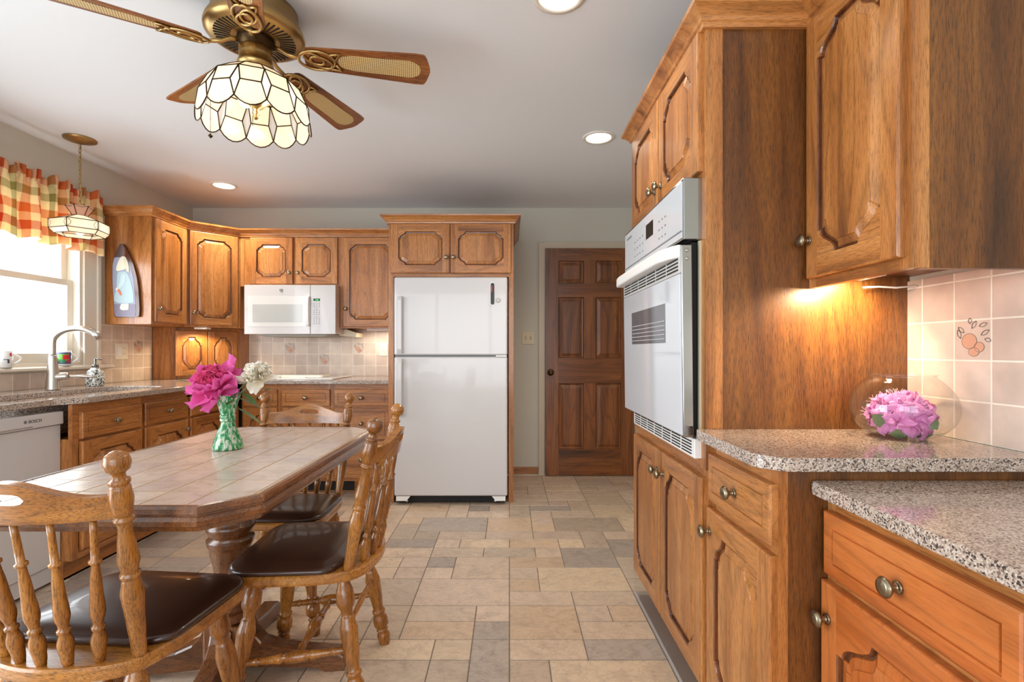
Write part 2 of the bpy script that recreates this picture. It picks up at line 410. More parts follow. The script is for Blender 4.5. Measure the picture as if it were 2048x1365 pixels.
# left wall with the sink window and an unseen opening added to light the room
WY0, WY1, WZ0, WZ1 = 2.42, 3.42, 1.03, 2.06
PY0, PY1, PZ1 = -0.45, 1.55, 2.1
b = MB()
for (y0, y1, z0, z1) in ((WY1,YB,0,ZC), (WY0,WY1,0,WZ0), (WY0,WY1,WZ1,ZC), (PY1,WY0,0,ZC), (PY0,PY1,PZ1,ZC), (YR,PY0,0,ZC)):
    b.box(XL-0.14, XL, y0, y1, z0, z1)
wl = struct(b.build('wall_left', wall_m))
wr = struct(MB().box(XR, XR+0.14, YR, YB, 0, ZC).build('wall_right', wall_m))
b = MB()
for (x0, x1, z0, z1) in ((XL,-2.5,0,ZC), (0.7,XR,0,ZC), (-2.5,0.7,2.3,ZC), (-2.5,0.7,0,0.4)):  # rear wall out of view; its wide opening is made up for fill light
    b.box(x0, x1, YR-0.14, YR, z0, z1)
struct(b.build('wall_rear', wall_m))
# tiled backsplashes belong to their walls
t = 0.008
ZT = 0.905
MB().box(-2.376, -0.908, YB-t, YB, ZT, 1.327).build('tile_backsplash', wall_tile('backsplash_tile_x', 'X', -2.264, 1.2085), w)
b = MB().box(XL, XL+t, 1.9, 3.551, ZT, 1.004); b.box(XL, XL+t, 3.551, 4.077, ZT, 1.327)
b.build('tile_backsplash', wall_tile('backsplash_tile_y', 'Y', 3.665, 1.214), wl)
MB().box(XR-t, XR, -0.3, 1.509, ZT, 1.345).build('tile_backsplash', wall_tile('backsplash_tile_right', 'Y', 1.4545, 1.218), wr)
fruit_o = plain('fruit_orange_print', (206,160,134), 0.4); fruit_l = plain('fruit_ink_print', (96,84,76), 0.5); fruit_g = plain('fruit_tile_base', (196,182,164), 0.3)
def fruit(parent, P, flip=1):
    """printed pear, plums and leaves on one decorated tile; P(u, v) maps the tile plane"""
    b = MB()
    def disc(u, v, ru, rv, m, d):
        b.face([P(u+ru*math.cos(a*PI/8), v+rv*math.sin(a*PI/8), d) for a in range(16)], m)
    def ring(u, v, ru, rv):
        b.tube([P(u+ru*math.cos(a*PI/8), v+rv*math.sin(a*PI/8), 0.0009) for a in range(16)], 0.0005, 4, 1, True)
    disc(-.006,-.002,.017,.016,0,.0008); ring(-.006,-.002,.017,.016)
    disc(.016,-.014,.011,.010,0,.0009); ring(.016,-.014,.011,.010)
    disc(.004,-.024,.012,.009,0,.0010); ring(.004,-.024,.012,.009)
    for (u, v, L_, a) in ((-.026,.004,.02,1.9),(-.018,.016,.018,2.4),(.0,.024,.018,1.0),(.016,.028,.018,.3),(.02,.010,.02,.5),(.028,.002,.014,-.3),(-.004,.034,.012,1.6)):
        pts = [P(u+L_*tt*math.cos(a)-.004*math.sin(PI*tt)*math.sin(a)*s_, v+L_*tt*math.sin(a)+.004*math.sin(PI*tt)*math.cos(a)*s_, .001) for s_ in (1,) for tt in (0,.25,.5,.75,1)]
        b.tube(pts, 0.0008, 4, 1)
        pts = [P(u+L_*tt*math.cos(a)+.004*math.sin(PI*tt)*math.sin(a), v+L_*tt*math.sin(a)-.004*math.sin(PI*tt)*math.cos(a), .001) for tt in (0,.25,.5,.75,1)]
        b.tube(pts, 0.0006, 4, 1)
    b.build('fruit_print', [fruit_o, fruit_l], parent, recalc=False)
pt = 0.1045
for (cx, cz) in ((-2.264+pt*2.5, 1.2085-pt*0.5), (-2.264+pt*8.5, 1.2085-pt*0.5), (-2.264+pt*5.5, 1.2085-pt*1.5)):
    fruit(w.children[0], lambda u, v, d, cx=cx, cz=cz: (cx+u*1.2, YB-t-d, cz+v*1.2))
fruit(wl.children[0], lambda u, v, d: (XL+t+d, 3.665+pt*2.5+u*1.2, 1.214-pt*0.5+v*1.2))
fruit(wl.children[0], lambda u, v, d: (XL+t+d, 3.665-pt*0.5+u-pt*1, 1.214-pt*2.5+v))
fruit(wr.children[0], lambda u, v, d: (XR-t-d, 1.4545-pt*1.5-u*1.25, 1.218-pt*0.5+v*1.25))

# door in the back wall with casing
def panel_door():
    x0, x1, z1 = 0.325, 1.128, 2.063; yf = YB-0.045
    r = bpy.data.objects.new('door_1', None); COL.objects.link(r); r.location = (x0, YB, 0); struct(r)
    b = MB(); st, mid = 0.118, 0.107
    cols = [(x0+st, (x0+x1)/2-mid/2), ((x0+x1)/2+mid/2, x1-st)]
    rows = [(0.245, 0.84), (1.07, 1.62), (1.745, 1.95)]
    for (a, c) in ((x0, x0+st), (x1-st, x1)): b.box(a, c, yf, YB-0.002, 0.006, z1, 0)
    for (z0_, z1_) in ((0.006,0.245),(0.84,1.07),(1.62,1.745),(1.95,z1)): b.box(x0+st, x1-st, yf+.0005, YB-0.003, z0_, z1_, 1)
    for (z0_, z1_) in rows: b.box((x0+x1)/2-mid/2, (x0+x1)/2+mid/2, yf+.0005, YB-0.003, z0_, z1_, 0)
    for (a, c) in cols:
        for (z0_, z1_) in rows:
            L0 = [(a,z0_),(c,z0_),(c,z1_),(a,z1_)]
            lv = [(0,0.0),(0.008,0.012),(0.016,0.013),(0.042,0.004)]
            R = [[(p[0], yf+dy, p[1]) for p in offset_poly(L0, d)] for d, dy in lv]
            b.rings(R, 0, False, True, False, True)
    b.build('door_leaf', [door_wood['Z'], door_wood['X']], r)
    k = MB().lathe((x0+0.045, yf, 0.94), (x0+0.045, yf-0.06, 0.94), catm([(0,.03),(.1,.03),(.15,.012),(.45,.012),(.6,.026),(.85,.028),(1,.012)]), 20)
    k.build('door_knob', brass_d, r)
    c = MB(); cw = 0.055
    c.box(x0-0.005-cw, x0-0.005, YB-0.02, YB-0.0005, 0, z1+0.005+cw); c.box(x0-0.005, x1+0.005, YB-0.02, YB-0.0005, z1+0.005, z1+0.005+cw); c.box(x1+0.005, x1+0.06, YB-0.02, YB-0.0005, 0, z1+0.005+cw)
    c.build('door_casing', trim_b, r, bevel=0.004)
    h = MB()
    for z in (0.3, 1.8): h.lathe((x1+0.004, yf-0.004, z), (x1+0.004, yf-0.004, z+0.09), [(0,.006),(1,.006)], 8)
    h.build('hinge', brass_d, r)
panel_door()
struct(MB().box(0.035, 0.262, YB-0.014, YB-0.0005, 0.012, 0.075).build('baseboard_back', oak['X'], bevel=0.003))
struct(MB().lathe((0.035, YB-0.008, 0.0), (0.262, YB-0.008, 0.0), [(0,.012),(1,.012)], 10).build('trim_1', trim_b))

# window over the sink
def window():
    r = bpy.data.objects.new('window_1', None); COL.objects.link(r); r.location = (XL, (WY0+WY1)/2, WZ0); struct(r)
    b = MB()   # casing on the wall face, jamb liner inside the opening
    cw = 0.131
    for (y0, y1, z0, z1) in ((WY1, WY1+cw, 1.03, WZ1+cw), (WY0-cw, WY0, 1.03, WZ1+cw), (WY0, WY1, WZ1, WZ1+cw)):
        b.box(XL, XL+0.016, y0, y1, z0, z1)
    for (y0, y1, z0, z1) in ((WY1+cw-.03, WY1+cw, 1.03, WZ1+cw),): b.box(XL+.0, XL+0.026, y0, y1, z0, z1)
    b.build('window_casing', trim_w, r, bevel=0.004)
    j = MB(); xo = XL-0.14
    j.box(xo, XL+.002, WY1-0.02, WY1, WZ0, WZ1); j.box(xo, XL+.002, WY0, WY0+0.02, WZ0, WZ1); j.box(xo, XL+.002, WY0+.02, WY1-.02, WZ1-0.02, WZ1); j.box(xo, XL+.002, WY0+.02, WY1-.02, WZ0, WZ0+0.03)
    j.build('jamb', trim_w, r, bevel=0.002)
    for nm, x, z0, z1 in (('upper_sash', XL-0.10, 1.575, WZ1-0.02), ('lower_sash', XL-0.06, WZ0+0.03, 1.61)):
        s_ = MB(); y0, y1 = WY0+0.02, WY1-0.02; fw = 0.045
        s_.box(x-0.016, x+0.016, y0, y0+fw, z0, z1); s_.box(x-0.016, x+0.016, y1-fw, y1, z0, z1)
        s_.box(x-0.015, x+0.015, y0+fw, y1-fw, z1-0.04, z1); s_.box(x-0.015, x+0.015, y0+fw, y1-fw, z0, z0+(0.06 if 'lower' in nm else 0.035))
        so = s_.build(nm, trim_w, r, bevel=0.002)
        MB().box(x-0.002, x+0.002, y0+fw, y1-fw, z0+.03, z1-.04).build('pane', pane_m, so)
    sl = MB().prism([(XL-0.06,1.012),(XL+0.045,1.012),(XL+0.058,1.02),(XL+0.058,1.032),(XL+0.045,1.04),(XL-0.06,1.04)], 2.2, 3.63, ax='y')
    sl.v = [(a[0], a[1], a[2]) for a in sl.v]
    sl.build('window_stool', trim_w, r)
    struct(r)
window()
def opening(name, x0, x1, y0, y1, z0, z1, alongy, n):
    b = MB()
    if alongy:
        for y in [y0+(y1-y0)*k/n for k in range(n+1)]: b.box(x0, x1, y-.03, y+.03, z0, z1)
        for z in (z0+.03, z1-.03): b.box(x0+.001, x1-.001, y0, y1, z-.03, z+.03)
    else:
        for x in [x0+(x1-x0)*k/n for k in range(n+1)]: b.box(x-.03, x+.03, y0, y1, z0, z1)
        for z in (z0+.03, z1-.03): b.box(x0, x1, y0+.001, y1-.001, z-.03, z+.03)
    struct(b.build(name, trim_w, bevel=0.003))
opening('added_side_window', XL-0.1, XL-0.04, PY0+.03, PY1-.03, 0, PZ1, True, 2)  # frame for the added side opening, never in view
opening('added_rear_window', -2.47, 0.67, YR-0.1, YR-0.04, 0.4, 2.3, False, 3)  # frame for the made-up rear opening behind the camera
# neighbouring deck outside the sink window
tagd = thing('deck_railing', 'faint white deck railing seen through the window behind the faucet', 'railing', (-7.0, 6.0, 0))
white_out = plain('outdoor_white_paint', (240,242,242), 0.6)
for y in (3.2, 5.0, 6.8, 8.6): MB().box(-7.05, -6.95, y-.05, y+.05, -.3, 1.0).build('post', white_out, tagd)
MB().box(-7.07, -6.93, 3.0, 9.0, 1.0, 1.08).build('top_rail', white_out, tagd)
MB().box(-7.03, -6.97, 3.0, 9.0, .62, .68).build('bottom_rail', white_out, tagd)
g_ = struct(MB().box(-14, XL-0.3, -8, 14, -0.4, -0.3).build('ground', plain('outdoor_ground', (190,200,180), 0.9)))

# ------------------------------------------------------------------ cabinetry builders
def knob(parent, p, d, name='knob', world=False, s=1.0):
    """mushroom knob at p, pointing along d"""
    p = Vector(p); q = p+Vector(d)*0.03*s
    MB().lathe(p, q, catm([(0,.010*s),(.1,.010*s),(.18,.0055*s),(.42,.0055*s),(.58,.013*s),(.75,.0165*s),(.9,.013*s),(1,.004*s)], 3), 18).build(name, knob_m, parent, world=world)
def outline(a, b, c, top=True, cz=None):
    cz = cz or c
    q = []
    def corner(sx, sz):
        P = [(a, b-cz), (a-.18*c, b-cz)]
        p0, p2 = Vector((a-.18*c, b-cz)), Vector((a-c, b-.2*cz)); p1 = Vector((a-.55*c, b-.45*cz-.0)); 
        # ogee from the step up to the arch
        for k in range(1, 10):
            t_ = k/10; q0 = p0*(1-t_)**3+Vector((a-.18*c, b-.55*cz))*3*t_*(1-t_)**2+Vector((a-.75*c, b-.55*cz))*3*t_*t_*(1-t_)+p2*t_**3
            P.append((q0.x, q0.y))
        P += [(a-c, b-.2*cz), (a-c*1.05, b)]
        return [(sx*x, sz*z) for x, z in P]
    tr = corner(1, 1); tl = corner(-1, 1)[::-1]; bl = corner(-1, -1); br = corner(1, -1)[::-1]
    return tr, tl, bl, br
def door(parent, x0, x1, z0, z1, yf, kn=None, fw=0.055, c=0.045, cz=None, name='door', ks=1.0, mats=None, rail=None, glz=True):
    """raised-panel door with scalloped corners; front faces local -y"""
    T = 0.02; cx, cz_ = (x0+x1)/2, (z0+z1)/2; a, h = (x1-x0)/2, (z1-z0)/2; rail = rail or fw+0.004
    A, B = a-fw, h-rail; c = min(c, A*0.6, B*0.6); y = yf-T; m = MB(); e = 0.005
    tr, tl, bl, br = outline(A, B, c, cz=cz and min(cz, B*.6))
    P = lambda x, z, d=0.0: (cx+x, y+d, cz_+z)
    # edge of the slab
    R = [[(x, yy, z) for x, z in ((x0+i,z0+i),(x1-i,z0+i),(x1-i,z1-i),(x0+i,z1-i))] for i, yy in ((0,yf),(0,y+e),(e*.3,y+e*.35),(e,y))]
    m.rings(R, 0, False, True, True, False)
    ai, hi = a-e, h-e
    m.face([P(-ai,-hi),P(-A,-hi),P(-A,hi),P(-ai,hi)], 0); m.face([P(A,-hi),P(ai,-hi),P(ai,hi),P(A,hi)], 0)
    m.poly([P(-A,hi), P(A,hi)]+[P(x,z) for x, z in tr+tl], 1); m.poly([P(A,-hi),P(-A,-hi)]+[P(x,z) for x, z in bl+br], 1)
    loop = tr+tl+bl+br
    # groove and raised field
    def lv(d, dy):
        f, g = (A-d)/A, (B-d)/B; return [P(x*f, z*g, dy) for x, z in loop]
    i = len(m.v)
    m.rings([lv(0,0), lv(0.003,0.003), lv(0.004,0.011), lv(0.009,0.012)], 2, False, True, False, False)
    m.rings([lv(0.009,0.012), lv(0.011,0.009), lv(0.030,0.003), lv(0.0315,0.0002)], 0, False, True, False, False)
    m.poly(lv(0.0315,0.0002), 0)
    o = m.build(name, (mats or [oak['Z'], oak['X']])+[glaze], parent, world=False)
    if kn: knob(o, (kn[0], y, kn[1]), (0,-1,0), s=ks)
    return o
def drawer(parent, x0, x1, z0, z1, yf, kn=True, ks=1.0, brd=0.03, mats=None):
    T = 0.02; y = yf-T; m = MB(); e = 0.006
    rect = lambda i: ((x0+i,z0+i),(x1-i,z0+i),(x1-i,z1-i),(x0+i,z1-i))
    R = [[(x, yy, z) for x, z in rect(i)] for i, yy in ((0,yf),(0,y+e),(e*.3,y+e*.3),(e,y),(brd,y),(brd+.001,y+.004),(brd+.004,y+.004),(brd+.005,y+.0003))]
    m.rings(R, 0, False, True, True, True)
    o = m.build('drawer', mats or [oak['X']], parent, world=False)
    if kn:
        knob(o, ((x0+x1)/2, y, (z0+z1)/2), (0,-1,0), s=ks)
    return o
def carcass(parent, w, d, z0, z1, toe=0.0, side=None, fr=0.04, openings=()):
    """box body with a separate face frame look; x 0..w, y 0..d"""
    b = MB()
    b.box(0, w, 0.02, d, z0+toe, z1, 1)
    # face frame: stiles and rails
    b.box(0, fr, 0, 0.02, z0+toe, z1, 0); b.box(w-fr, w, 0, 0.02, z0+toe, z1, 0)
    b.box(fr, w-fr, 0.0004, 0.02, z1-fr, z1, 2); b.box(fr, w-fr, 0.0004, 0.02, z0+toe, z0+toe+fr*.8, 2)
    b.box(fr, w-fr, 0.004, 0.02, z0+toe+fr*.8, z1-fr, 0)
    for z in openings: b.box(fr, w-fr, 0.0004, 0.004, z-.018, z+.018, 2)
    if toe: b.box(0.0, w, 0.055, d, z0+0.002, z0+toe, 2)
    return b.build('body', [oak['Z'], side or oak['Z'], oak['X']], parent, world=False)
CROWN = [(0.0,0.0),(0.012,0.0),(0.014,0.012),(0.02,0.016),(0.024,0.026),(0.04,0.042),(0.052,0.05),(0.054,0.062),(0.0,0.062)]
def crown(name, path, z, label, prof=CROWN, closed_ends=True):
    """moulding swept along a floor-plan path; outward is to the right of the direction of travel"""
    b = MB(); n = len(path); R = []
    for i in range(n):
        p = Vector(path[i]); dirs = []
        if i > 0: dirs.append((p-Vector(path[i-1])).normalized())
        if i < n-1: dirs.append((Vector(path[i+1])-p).normalized())
        ns = [Vector((d.y, -d.x)) for d in dirs]; nb = sum(ns, Vector((0,0)))
        nb = nb/nb.dot(ns[0])
        R.append([(p.x+nb.x*o, p.y+nb.y*o, z+h) for o, h in prof])
    b.rings(R, 0, False)
    return tag(b.build(name, oak['X']), label, 'crown molding')

# ------------------------------------------------------------------ right-hand run
FX = 0.587          # face of the tall cabinet
TY0, TY1 = 1.51, 2.36
# tall oven cabinet, front faces -X: local x runs towards the viewer
tc = thing('oven_cabinet', 'tall wooden cabinet holding the white wall oven, reaching the crown molding', 'cabinet', (FX, TY1, 0), -PI/2)
wT = TY1-TY0; dT = XR-FX-0.002
b = MB()
b.box(0, wT, 0.02, dT, 0.10, 0.80, 1); b.box(0, wT, 0.02, dT, 1.66, 2.14, 1)
b.box(0, 0.02, 0.02, dT, 0.80, 1.66, 1); b.box(wT-0.02, wT, 0.02, dT, 0.80, 1.66, 1); b.box(0.02, wT-0.02, dT-0.02, dT, 0.8, 1.66, 1)
for x in (0, wT-0.04): b.box(x, x+0.04, 0, 0.02, 0.78, 2.14, 0)
for x in (0, wT-0.04): b.box(x, x+0.04, 0.008, 0.02, 0.10, 0.78, 0)
b.box(0.04, wT-0.04, 0.0005, 0.02, 2.08, 2.14, 2); b.box(0.04, wT-0.04, 0.0005, 0.02, 1.66, 1.69, 2); b.box(0.04, wT-0.04, 0.003, 0.02, 1.69, 2.08, 0)
b.box(0.04, wT-0.04, 0.009, 0.02, 0.745, 0.80, 2); b.box(0.04, wT-0.04, 0.009, 0.02, 0.10, 0.745, 0)
b.box(wT-0.0005, wT+0.001, 0.02, 0.05, 0.905, 2.14, 0)
b.box(0.0, wT, 0.075, dT, 0.0, 0.10, 2)
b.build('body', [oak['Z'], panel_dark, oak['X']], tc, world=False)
mid = wT/2
door(tc, 0.018, mid-0.006, 1.682, 2.105, 0.0, (mid-0.035, 1.755), c=0.05, cz=0.06, ks=1.15)
door(tc, mid+0.012, wT-0.018, 1.682, 2.105, 0.0, (mid+0.042, 1.755), c=0.05, cz=0.06, ks=1.15)
door(tc, 0.018, mid-0.006, 0.125, 0.755, 0.008, (mid-0.035, 0.675), c=0.05, cz=0.06, ks=1.15)
door(tc, mid+0.010, wT-0.010, 0.125, 0.755, 0.008, (mid+0.040, 0.675), c=0.05, cz=0.06, ks=1.15)

# wall oven, door a little ajar
ov = thing('wall_oven', 'white built-in wall oven with chrome sides and a slightly open door', 'oven', (FX, 1.922, 0.81))
OY0, OY1 = 1.54, 2.303
MB().box(0.598, 1.15, OY0+0.02, OY1-0.02, 0.815, 1.655).build('chassis', dark_m, ov)
b = MB(); b.box(0.530, 0.5965, OY0, OY1, 1.478, 1.668)
b.build('control_panel_housing', chrome, ov, bevel=0.003)
cp = MB().box(0.526, 0.531, OY0+0.006, OY1-0.006, 1.484, 1.658).build('control_panel', white_gl, ov, bevel=0.001)
MB().box(0.5252, 0.5265, 1.85, 1.945, 1.565, 1.62).build('display', black_m, cp)
MB().box(0.5245, 0.5262, OY0+.004, OY1-.004, 1.503, 1.507).build('seam', grey_m, cp)
for (y, z) in [(1.70+.035*i, 1.53+.03*j) for i in range(3) for j in range(3)]+[(1.99+.04*i, 1.53+.03*j) for i in range(4) for j in range(3)]:
    MB().box(0.5253, 0.5262, y, y+.012, z, z+.005).build('keypad_mark', grey_m, cp)
MB().box(0.5253, 0.5262, 2.175, 2.255, 1.628, 1.636).build('maker_mark', grey_m, cp)
# side trims of the body, beige steel
MB().box(0.580, 0.5965, OY0+.004, OY0+0.016, 0.882, 1.476).build('side_trim', plain('oven_side_steel', (196,186,158), 0.3, 0.0), ov)
MB().box(0.566, 0.5965, OY0+.03, OY1-.02, 0.882, 1.476).build('gasket', dark_m, ov)
# door slab: hinged at the bottom, tipped a little outwards
dz0, dz1 = 0.874, 1.462
b = MB(); b.prism([(0.531,dz0),(0.562,dz0),(0.556,dz1),(0.524,dz1)], OY0, OY1, ax='y')
od = b.build('oven_door', chrome, ov, bevel=0.002)
def slab(x0, x1, y0, y1, z0, z1, mat, name, par):
    """a sheet lying on the tipped oven door front"""
    f = lambda z: 0.531-(z-dz0)/(dz1-dz0)*0.007
    m = MB(); m.prism([(f(z0)+x0,z0),(f(z0)+x1,z0),(f(z1)+x1,z1),(f(z1)+x0,z1)], y0, y1, ax='y'); return m.build(name, mat, par, bevel=0.0008)
slab(-0.005, 0.0, OY0+0.004, OY1-0.004, dz0+0.006, 1.375, white_gl, 'door_glass', od)
slab(-0.006, -0.0048, 1.69, 2.15, 1.165, 1.297, plain('oven_window_glass', (96,98,104), 0.05), 'oven_window', od)
b = MB()
for k in range(8):
    z = 1.178+k*0.015; b.box(0.5205, 0.5212, 1.70, 2.14, z, z+0.0018)
b.build('window_lines', plain('window_line_white', (210,212,216), 0.4), od)
slab(-0.004, 0.0, OY0+0.002, OY1-0.002, 1.377, dz1, plain('oven_vent_grey', (200,200,198), 0.3), 'vent_strip', od)
b = MB()
for z in (1.386, 1.397, 1.408, 1.419):
    for k in range(6): b.box(0.5196, 0.5225, OY0+0.02+k*0.122, OY0+0.13+k*0.122, z, z+0.005)
b.build('vent_slot', dark_m, od)
b = MB(); hz0, hz1 = 1.425, 1.466
pts = [(0.524, OY0+0.0), (0.500, OY0+0.05), (0.484, OY0+0.12), (0.480, 1.92), (0.482, OY1-0.06), (0.488, OY1+0.004), (0.524, OY1+0.004)]
b.prism(pts, hz0, hz1, ax='z')
b.build('handle', white_pl, od, bevel=0.006)
b = MB()
for z in (1.445, 1.42): b.lathe((0.541, OY0-0.001, z), (0.541, OY0-0.004, z), [(0,.005),(.6,.005),(1,.003)], 12)
b.build('screw', steel, od)
b = MB(); b.box(0.566, 0.60, OY0+0.005, OY1-0.005, 0.808, 0.868)
lv = b.build('lower_vent', white_pl, ov, bevel=0.002)
b = MB()
for k in range(7):
    for j in range(5): b.box(0.5652, 0.568, OY0+0.03+k*0.1025, OY0+0.12+k*0.1025, 0.816+j*0.0095, 0.8205+j*0.0095)
b.build('vent_slot', dark_m, lv)

# base cabinet next to the oven cabinet
BX = 0.603; BY0 = 1.13
bc = thing('base_cabinet', 'narrow base cabinet with one drawer over one door, beside the oven cabinet', 'cabinet', (BX, TY0-.001, 0), -PI/2, 'right-hand base cabinets')
wB = TY0-BY0-.001; dB = XR-BX-0.002
carcass(bc, wB, dB, 0, 0.872, 0.10, panel_dark, 0.035, (0.69,))
drawer(bc, 0.022, wB-0.004, 0.700, 0.838, 0.0, ks=1.15)
door(bc, 0.022-.012, wB-0.004, 0.125, 0.677, 0.0, (0.036, 0.612), c=0.05, cz=0.07, ks=1.15)
# lower desk-height cabinets towards the viewer
LX = 0.712
red = {'Z': wood('desk_wood_z', srgb(206,124,64), srgb(186,100,44), srgb(150,72,30), 'Z', 0.3, 0.3, 0.8, 0.25), 'X': wood('desk_wood_x', srgb(206,124,64), srgb(186,100,44), srgb(150,72,30), 'X', 0.3, 0.3, 0.8, 0.25)}
for i, (ya, yb, lab) in enumerate(((BY0-.001, 0.660, 'lower cabinet with a wide drawer, directly under the nearer lower granite counter'), (0.659, 0.19, 'lower cabinet whose edge is cut off at the bottom right photo corner'))):
    c_ = thing('desk_cabinet', lab, 'cabinet', (LX, ya, 0), -PI/2, 'right-hand base cabinets')
    ww = ya-yb
    b = MB(); b.box(0, ww, 0.02, XR-LX-.002, 0.1, 0.818, 1); b.box(0, 0.028, 0, .02, .1, .818, 0); b.box(ww-.028, ww, 0, .02, .1, .818, 0)
    b.box(.028, ww-.028, .0005, .02, .785, .818, 2); b.box(.028, ww-.028, .0005, .02, .625, .66, 2); b.box(.028, ww-.028, .003, .02, .1, .785, 0); b.box(0, ww, .06, XR-LX-.002, 0, .1, 2)
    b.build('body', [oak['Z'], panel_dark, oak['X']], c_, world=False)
    drawer(c_, 0.012, ww-0.020, 0.649, 0.787, 0.0, ks=1.15, mats=[red['X']])
    door(c_, 0.004, ww-0.020, 0.125, 0.631, 0.0, (0.030, 0.555), c=0.10, cz=0.075, ks=1.15, mats=[red['Z'], red['X']])
# counters
def counter(name, pts, z0, z1, label, holes=()):
    o = MB().prism(pts, z0, z1, 0, holes).build(name, granite_m, bevel=0.004); return tag(o, label, 'countertop')
cor = rounded([(XR-.009, 1.104, 0), (XR-.009, TY0-.002, 0), (0.556, TY0-.002, .01), (0.556, 1.150, .02), (0.602, 1.104, .02)])
counter('granite_countertop', cor, 0.874, 0.904, 'upper speckled granite counter under the glass bowl, beside the oven cabinet')
cor = rounded([(XR-.012, 0.15, 0), (XR-.012, BY0-.003, 0), (0.670, BY0-.003, .012), (0.670, 0.15, 0)])
counter('desk_countertop', cor, 0.820, 0.850, 'lower speckled granite counter at the right photo edge, a step below the other')
# upper cabinet on the right wall
UX, UY0, UZ0 = 0.895, 1.126, 1.324
uc = thing('wall_cabinet', 'dark-sided wall cabinet over the glass bowl, its end panel facing the viewer', 'cabinet', (UX, TY0-.001, UZ0), -PI/2)
wU = TY0-UY0-.001; dU = XR-UX-.0095
b = MB(); b.box(0, wU, .02, dU, UZ0+.034, 2.14, 1); b.box(0, .035, 0, .02, UZ0, 2.14, 0); b.box(wU-.03, wU, 0, .02, UZ0, 2.14, 0); b.box(wU-.018, wU, .02, dU, UZ0-.001, UZ0+.034, 1)
b.box(wU, wU+.0015, 0, .04, UZ0, 2.14, 0)
b.box(.035, wU-.03, .0005, .02, UZ0, UZ0+.035, 2); b.box(.035, wU-.03, .0005, .02, 2.08, 2.14, 2); b.box(.035, wU-.03, .003, .02, UZ0+.03, 2.09, 0)
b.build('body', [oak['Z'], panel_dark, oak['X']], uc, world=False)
door(uc, 0.016, wU-0.012, UZ0+.026, 2.10, 0.0, (0.034, 1.46), c=0.075, cz=0.07, ks=1.15)
crown('crown_molding', [(XR-.01, TY1), (FX, TY1), (FX, TY0), (UX, TY0), (UX, UY0), (XR-.01, UY0)], 2.10, 'wooden crown molding capping the tall oven cabinet and the right wall cabinet')

# ------------------------------------------------------------------ left and back run
UF = -2.564; UB = 4.284      # faces of the uppers
ZU0, ZU1 = 1.327, 2.12
def upper(name, label, loc, rot, w, d, z0, doors, group='wall cabinets over the back counters', **kw):
    c_ = thing(name, label, 'cabinet', (loc[0], loc[1], z0), rot, group)
    carcass(c_, w, d, z0, ZU1, 0, fr=0.035)
    for dd in doors: door(c_, *dd[:2], z0+.006 if dd[2] is None else dd[2], 2.094, 0.0, dd[3], **(dd[4] if len(dd) > 4 else {}))
    return c_
upper('wall_cabinet', 'narrow wall cabinet by the window, painted plaque on its side', (UF, 3.612), PI/2, 0.390, UF-XL-.002, ZU0, [(0.022, 0.372, ZU0+.02, (0.05, 1.44))])
# diagonal corner cabinet
cc = thing('corner_cabinet', 'diagonal corner wall cabinet with one tall door, above the small cupboard', 'cabinet', (UF, 4.0035, ZU0), PI/4, 'wall cabinets over the back counters')
dl = math.hypot(0.28, 0.2805)
bodyp = [(UF, 4.0035), (-2.2845, UB), (-2.2845, YB-.002), (XL+.002, YB-.002), (XL+.002, 4.0035)]
b = MB(); b.prism([(p[0], p[1]) for p in offset_poly(bodyp, 0.002)], ZU0, ZU1); b.build('body', oak['Z'], cc)
door(cc, 0.022, dl-.022, ZU0+.018, 2.094, -0.0, (0.05, 1.44), fw=0.05)
upper('wall_cabinet', 'short two-door wall cabinet directly above the microwave', (-2.2835, UB), 0, 0.845, YB-UB-.002, 1.682, [(0.09, 0.451, 1.699, (0.425, 1.795)), (0.473, 0.83, 1.699, (0.498, 1.795))])
upper('wall_cabinet', 'tall one-door wall cabinet between the microwave and the refrigerator', (-1.4375, UB), 0, 0.529, YB-UB-.002, ZU0, [(0.03, 0.50, ZU0+.012, (0.055, 1.49))])
crown('crown_molding', [(XL+.002, 3.612), (UF, 3.612), (UF, 4.0035), (-2.2835, UB), (-.909, UB)], 2.10, 'wooden crown molding along the back and corner wall cabinets, left of the refrigerator')

# refrigerator enclosure with two doors over it
EY = 3.783
ec = thing('refrigerator_cabinet', 'tall wooden enclosure with two octagonal-panel doors above the white refrigerator', 'cabinet', (-0.907, EY, 0))
de = YB-EY-.002; we = 0.937
b = MB(); b.box(0, 0.04, 0, .02, 0, 2.13, 0); b.box(we-.037, we, 0, .02, 0, 2.13, 0); b.box(0.001, 0.04, .02, de, 0, 2.13, 0); b.box(we-.037, we-.001, .02, de, 0, 2.13, 0)
b.box(.04, we-.037, .0005, .02, 1.69, 1.715, 2); b.box(.04, we-.037, .0005, .02, 2.08, 2.13, 2); b.box(.04, we-.037, .003, .02, 1.71, 2.09, 0); b.box(.04, we-.037, .02, de, 1.70, 2.13, 0)
b.build('body', [oak['Z'], oak['Z'], oak['X']], ec, world=False)
door(ec, .022, .462, 1.716, 2.085, 0, (.438, 1.833), c=.05)
door(ec, .468, .918, 1.716, 2.085, 0, (.49, 1.833), c=.05)
crown('crown_molding', [(-.908, YB-.002), (-.908, EY), (.031, EY), (.031, YB-.002)], 2.088, 'deep wooden crown molding on top of the refrigerator enclosure')

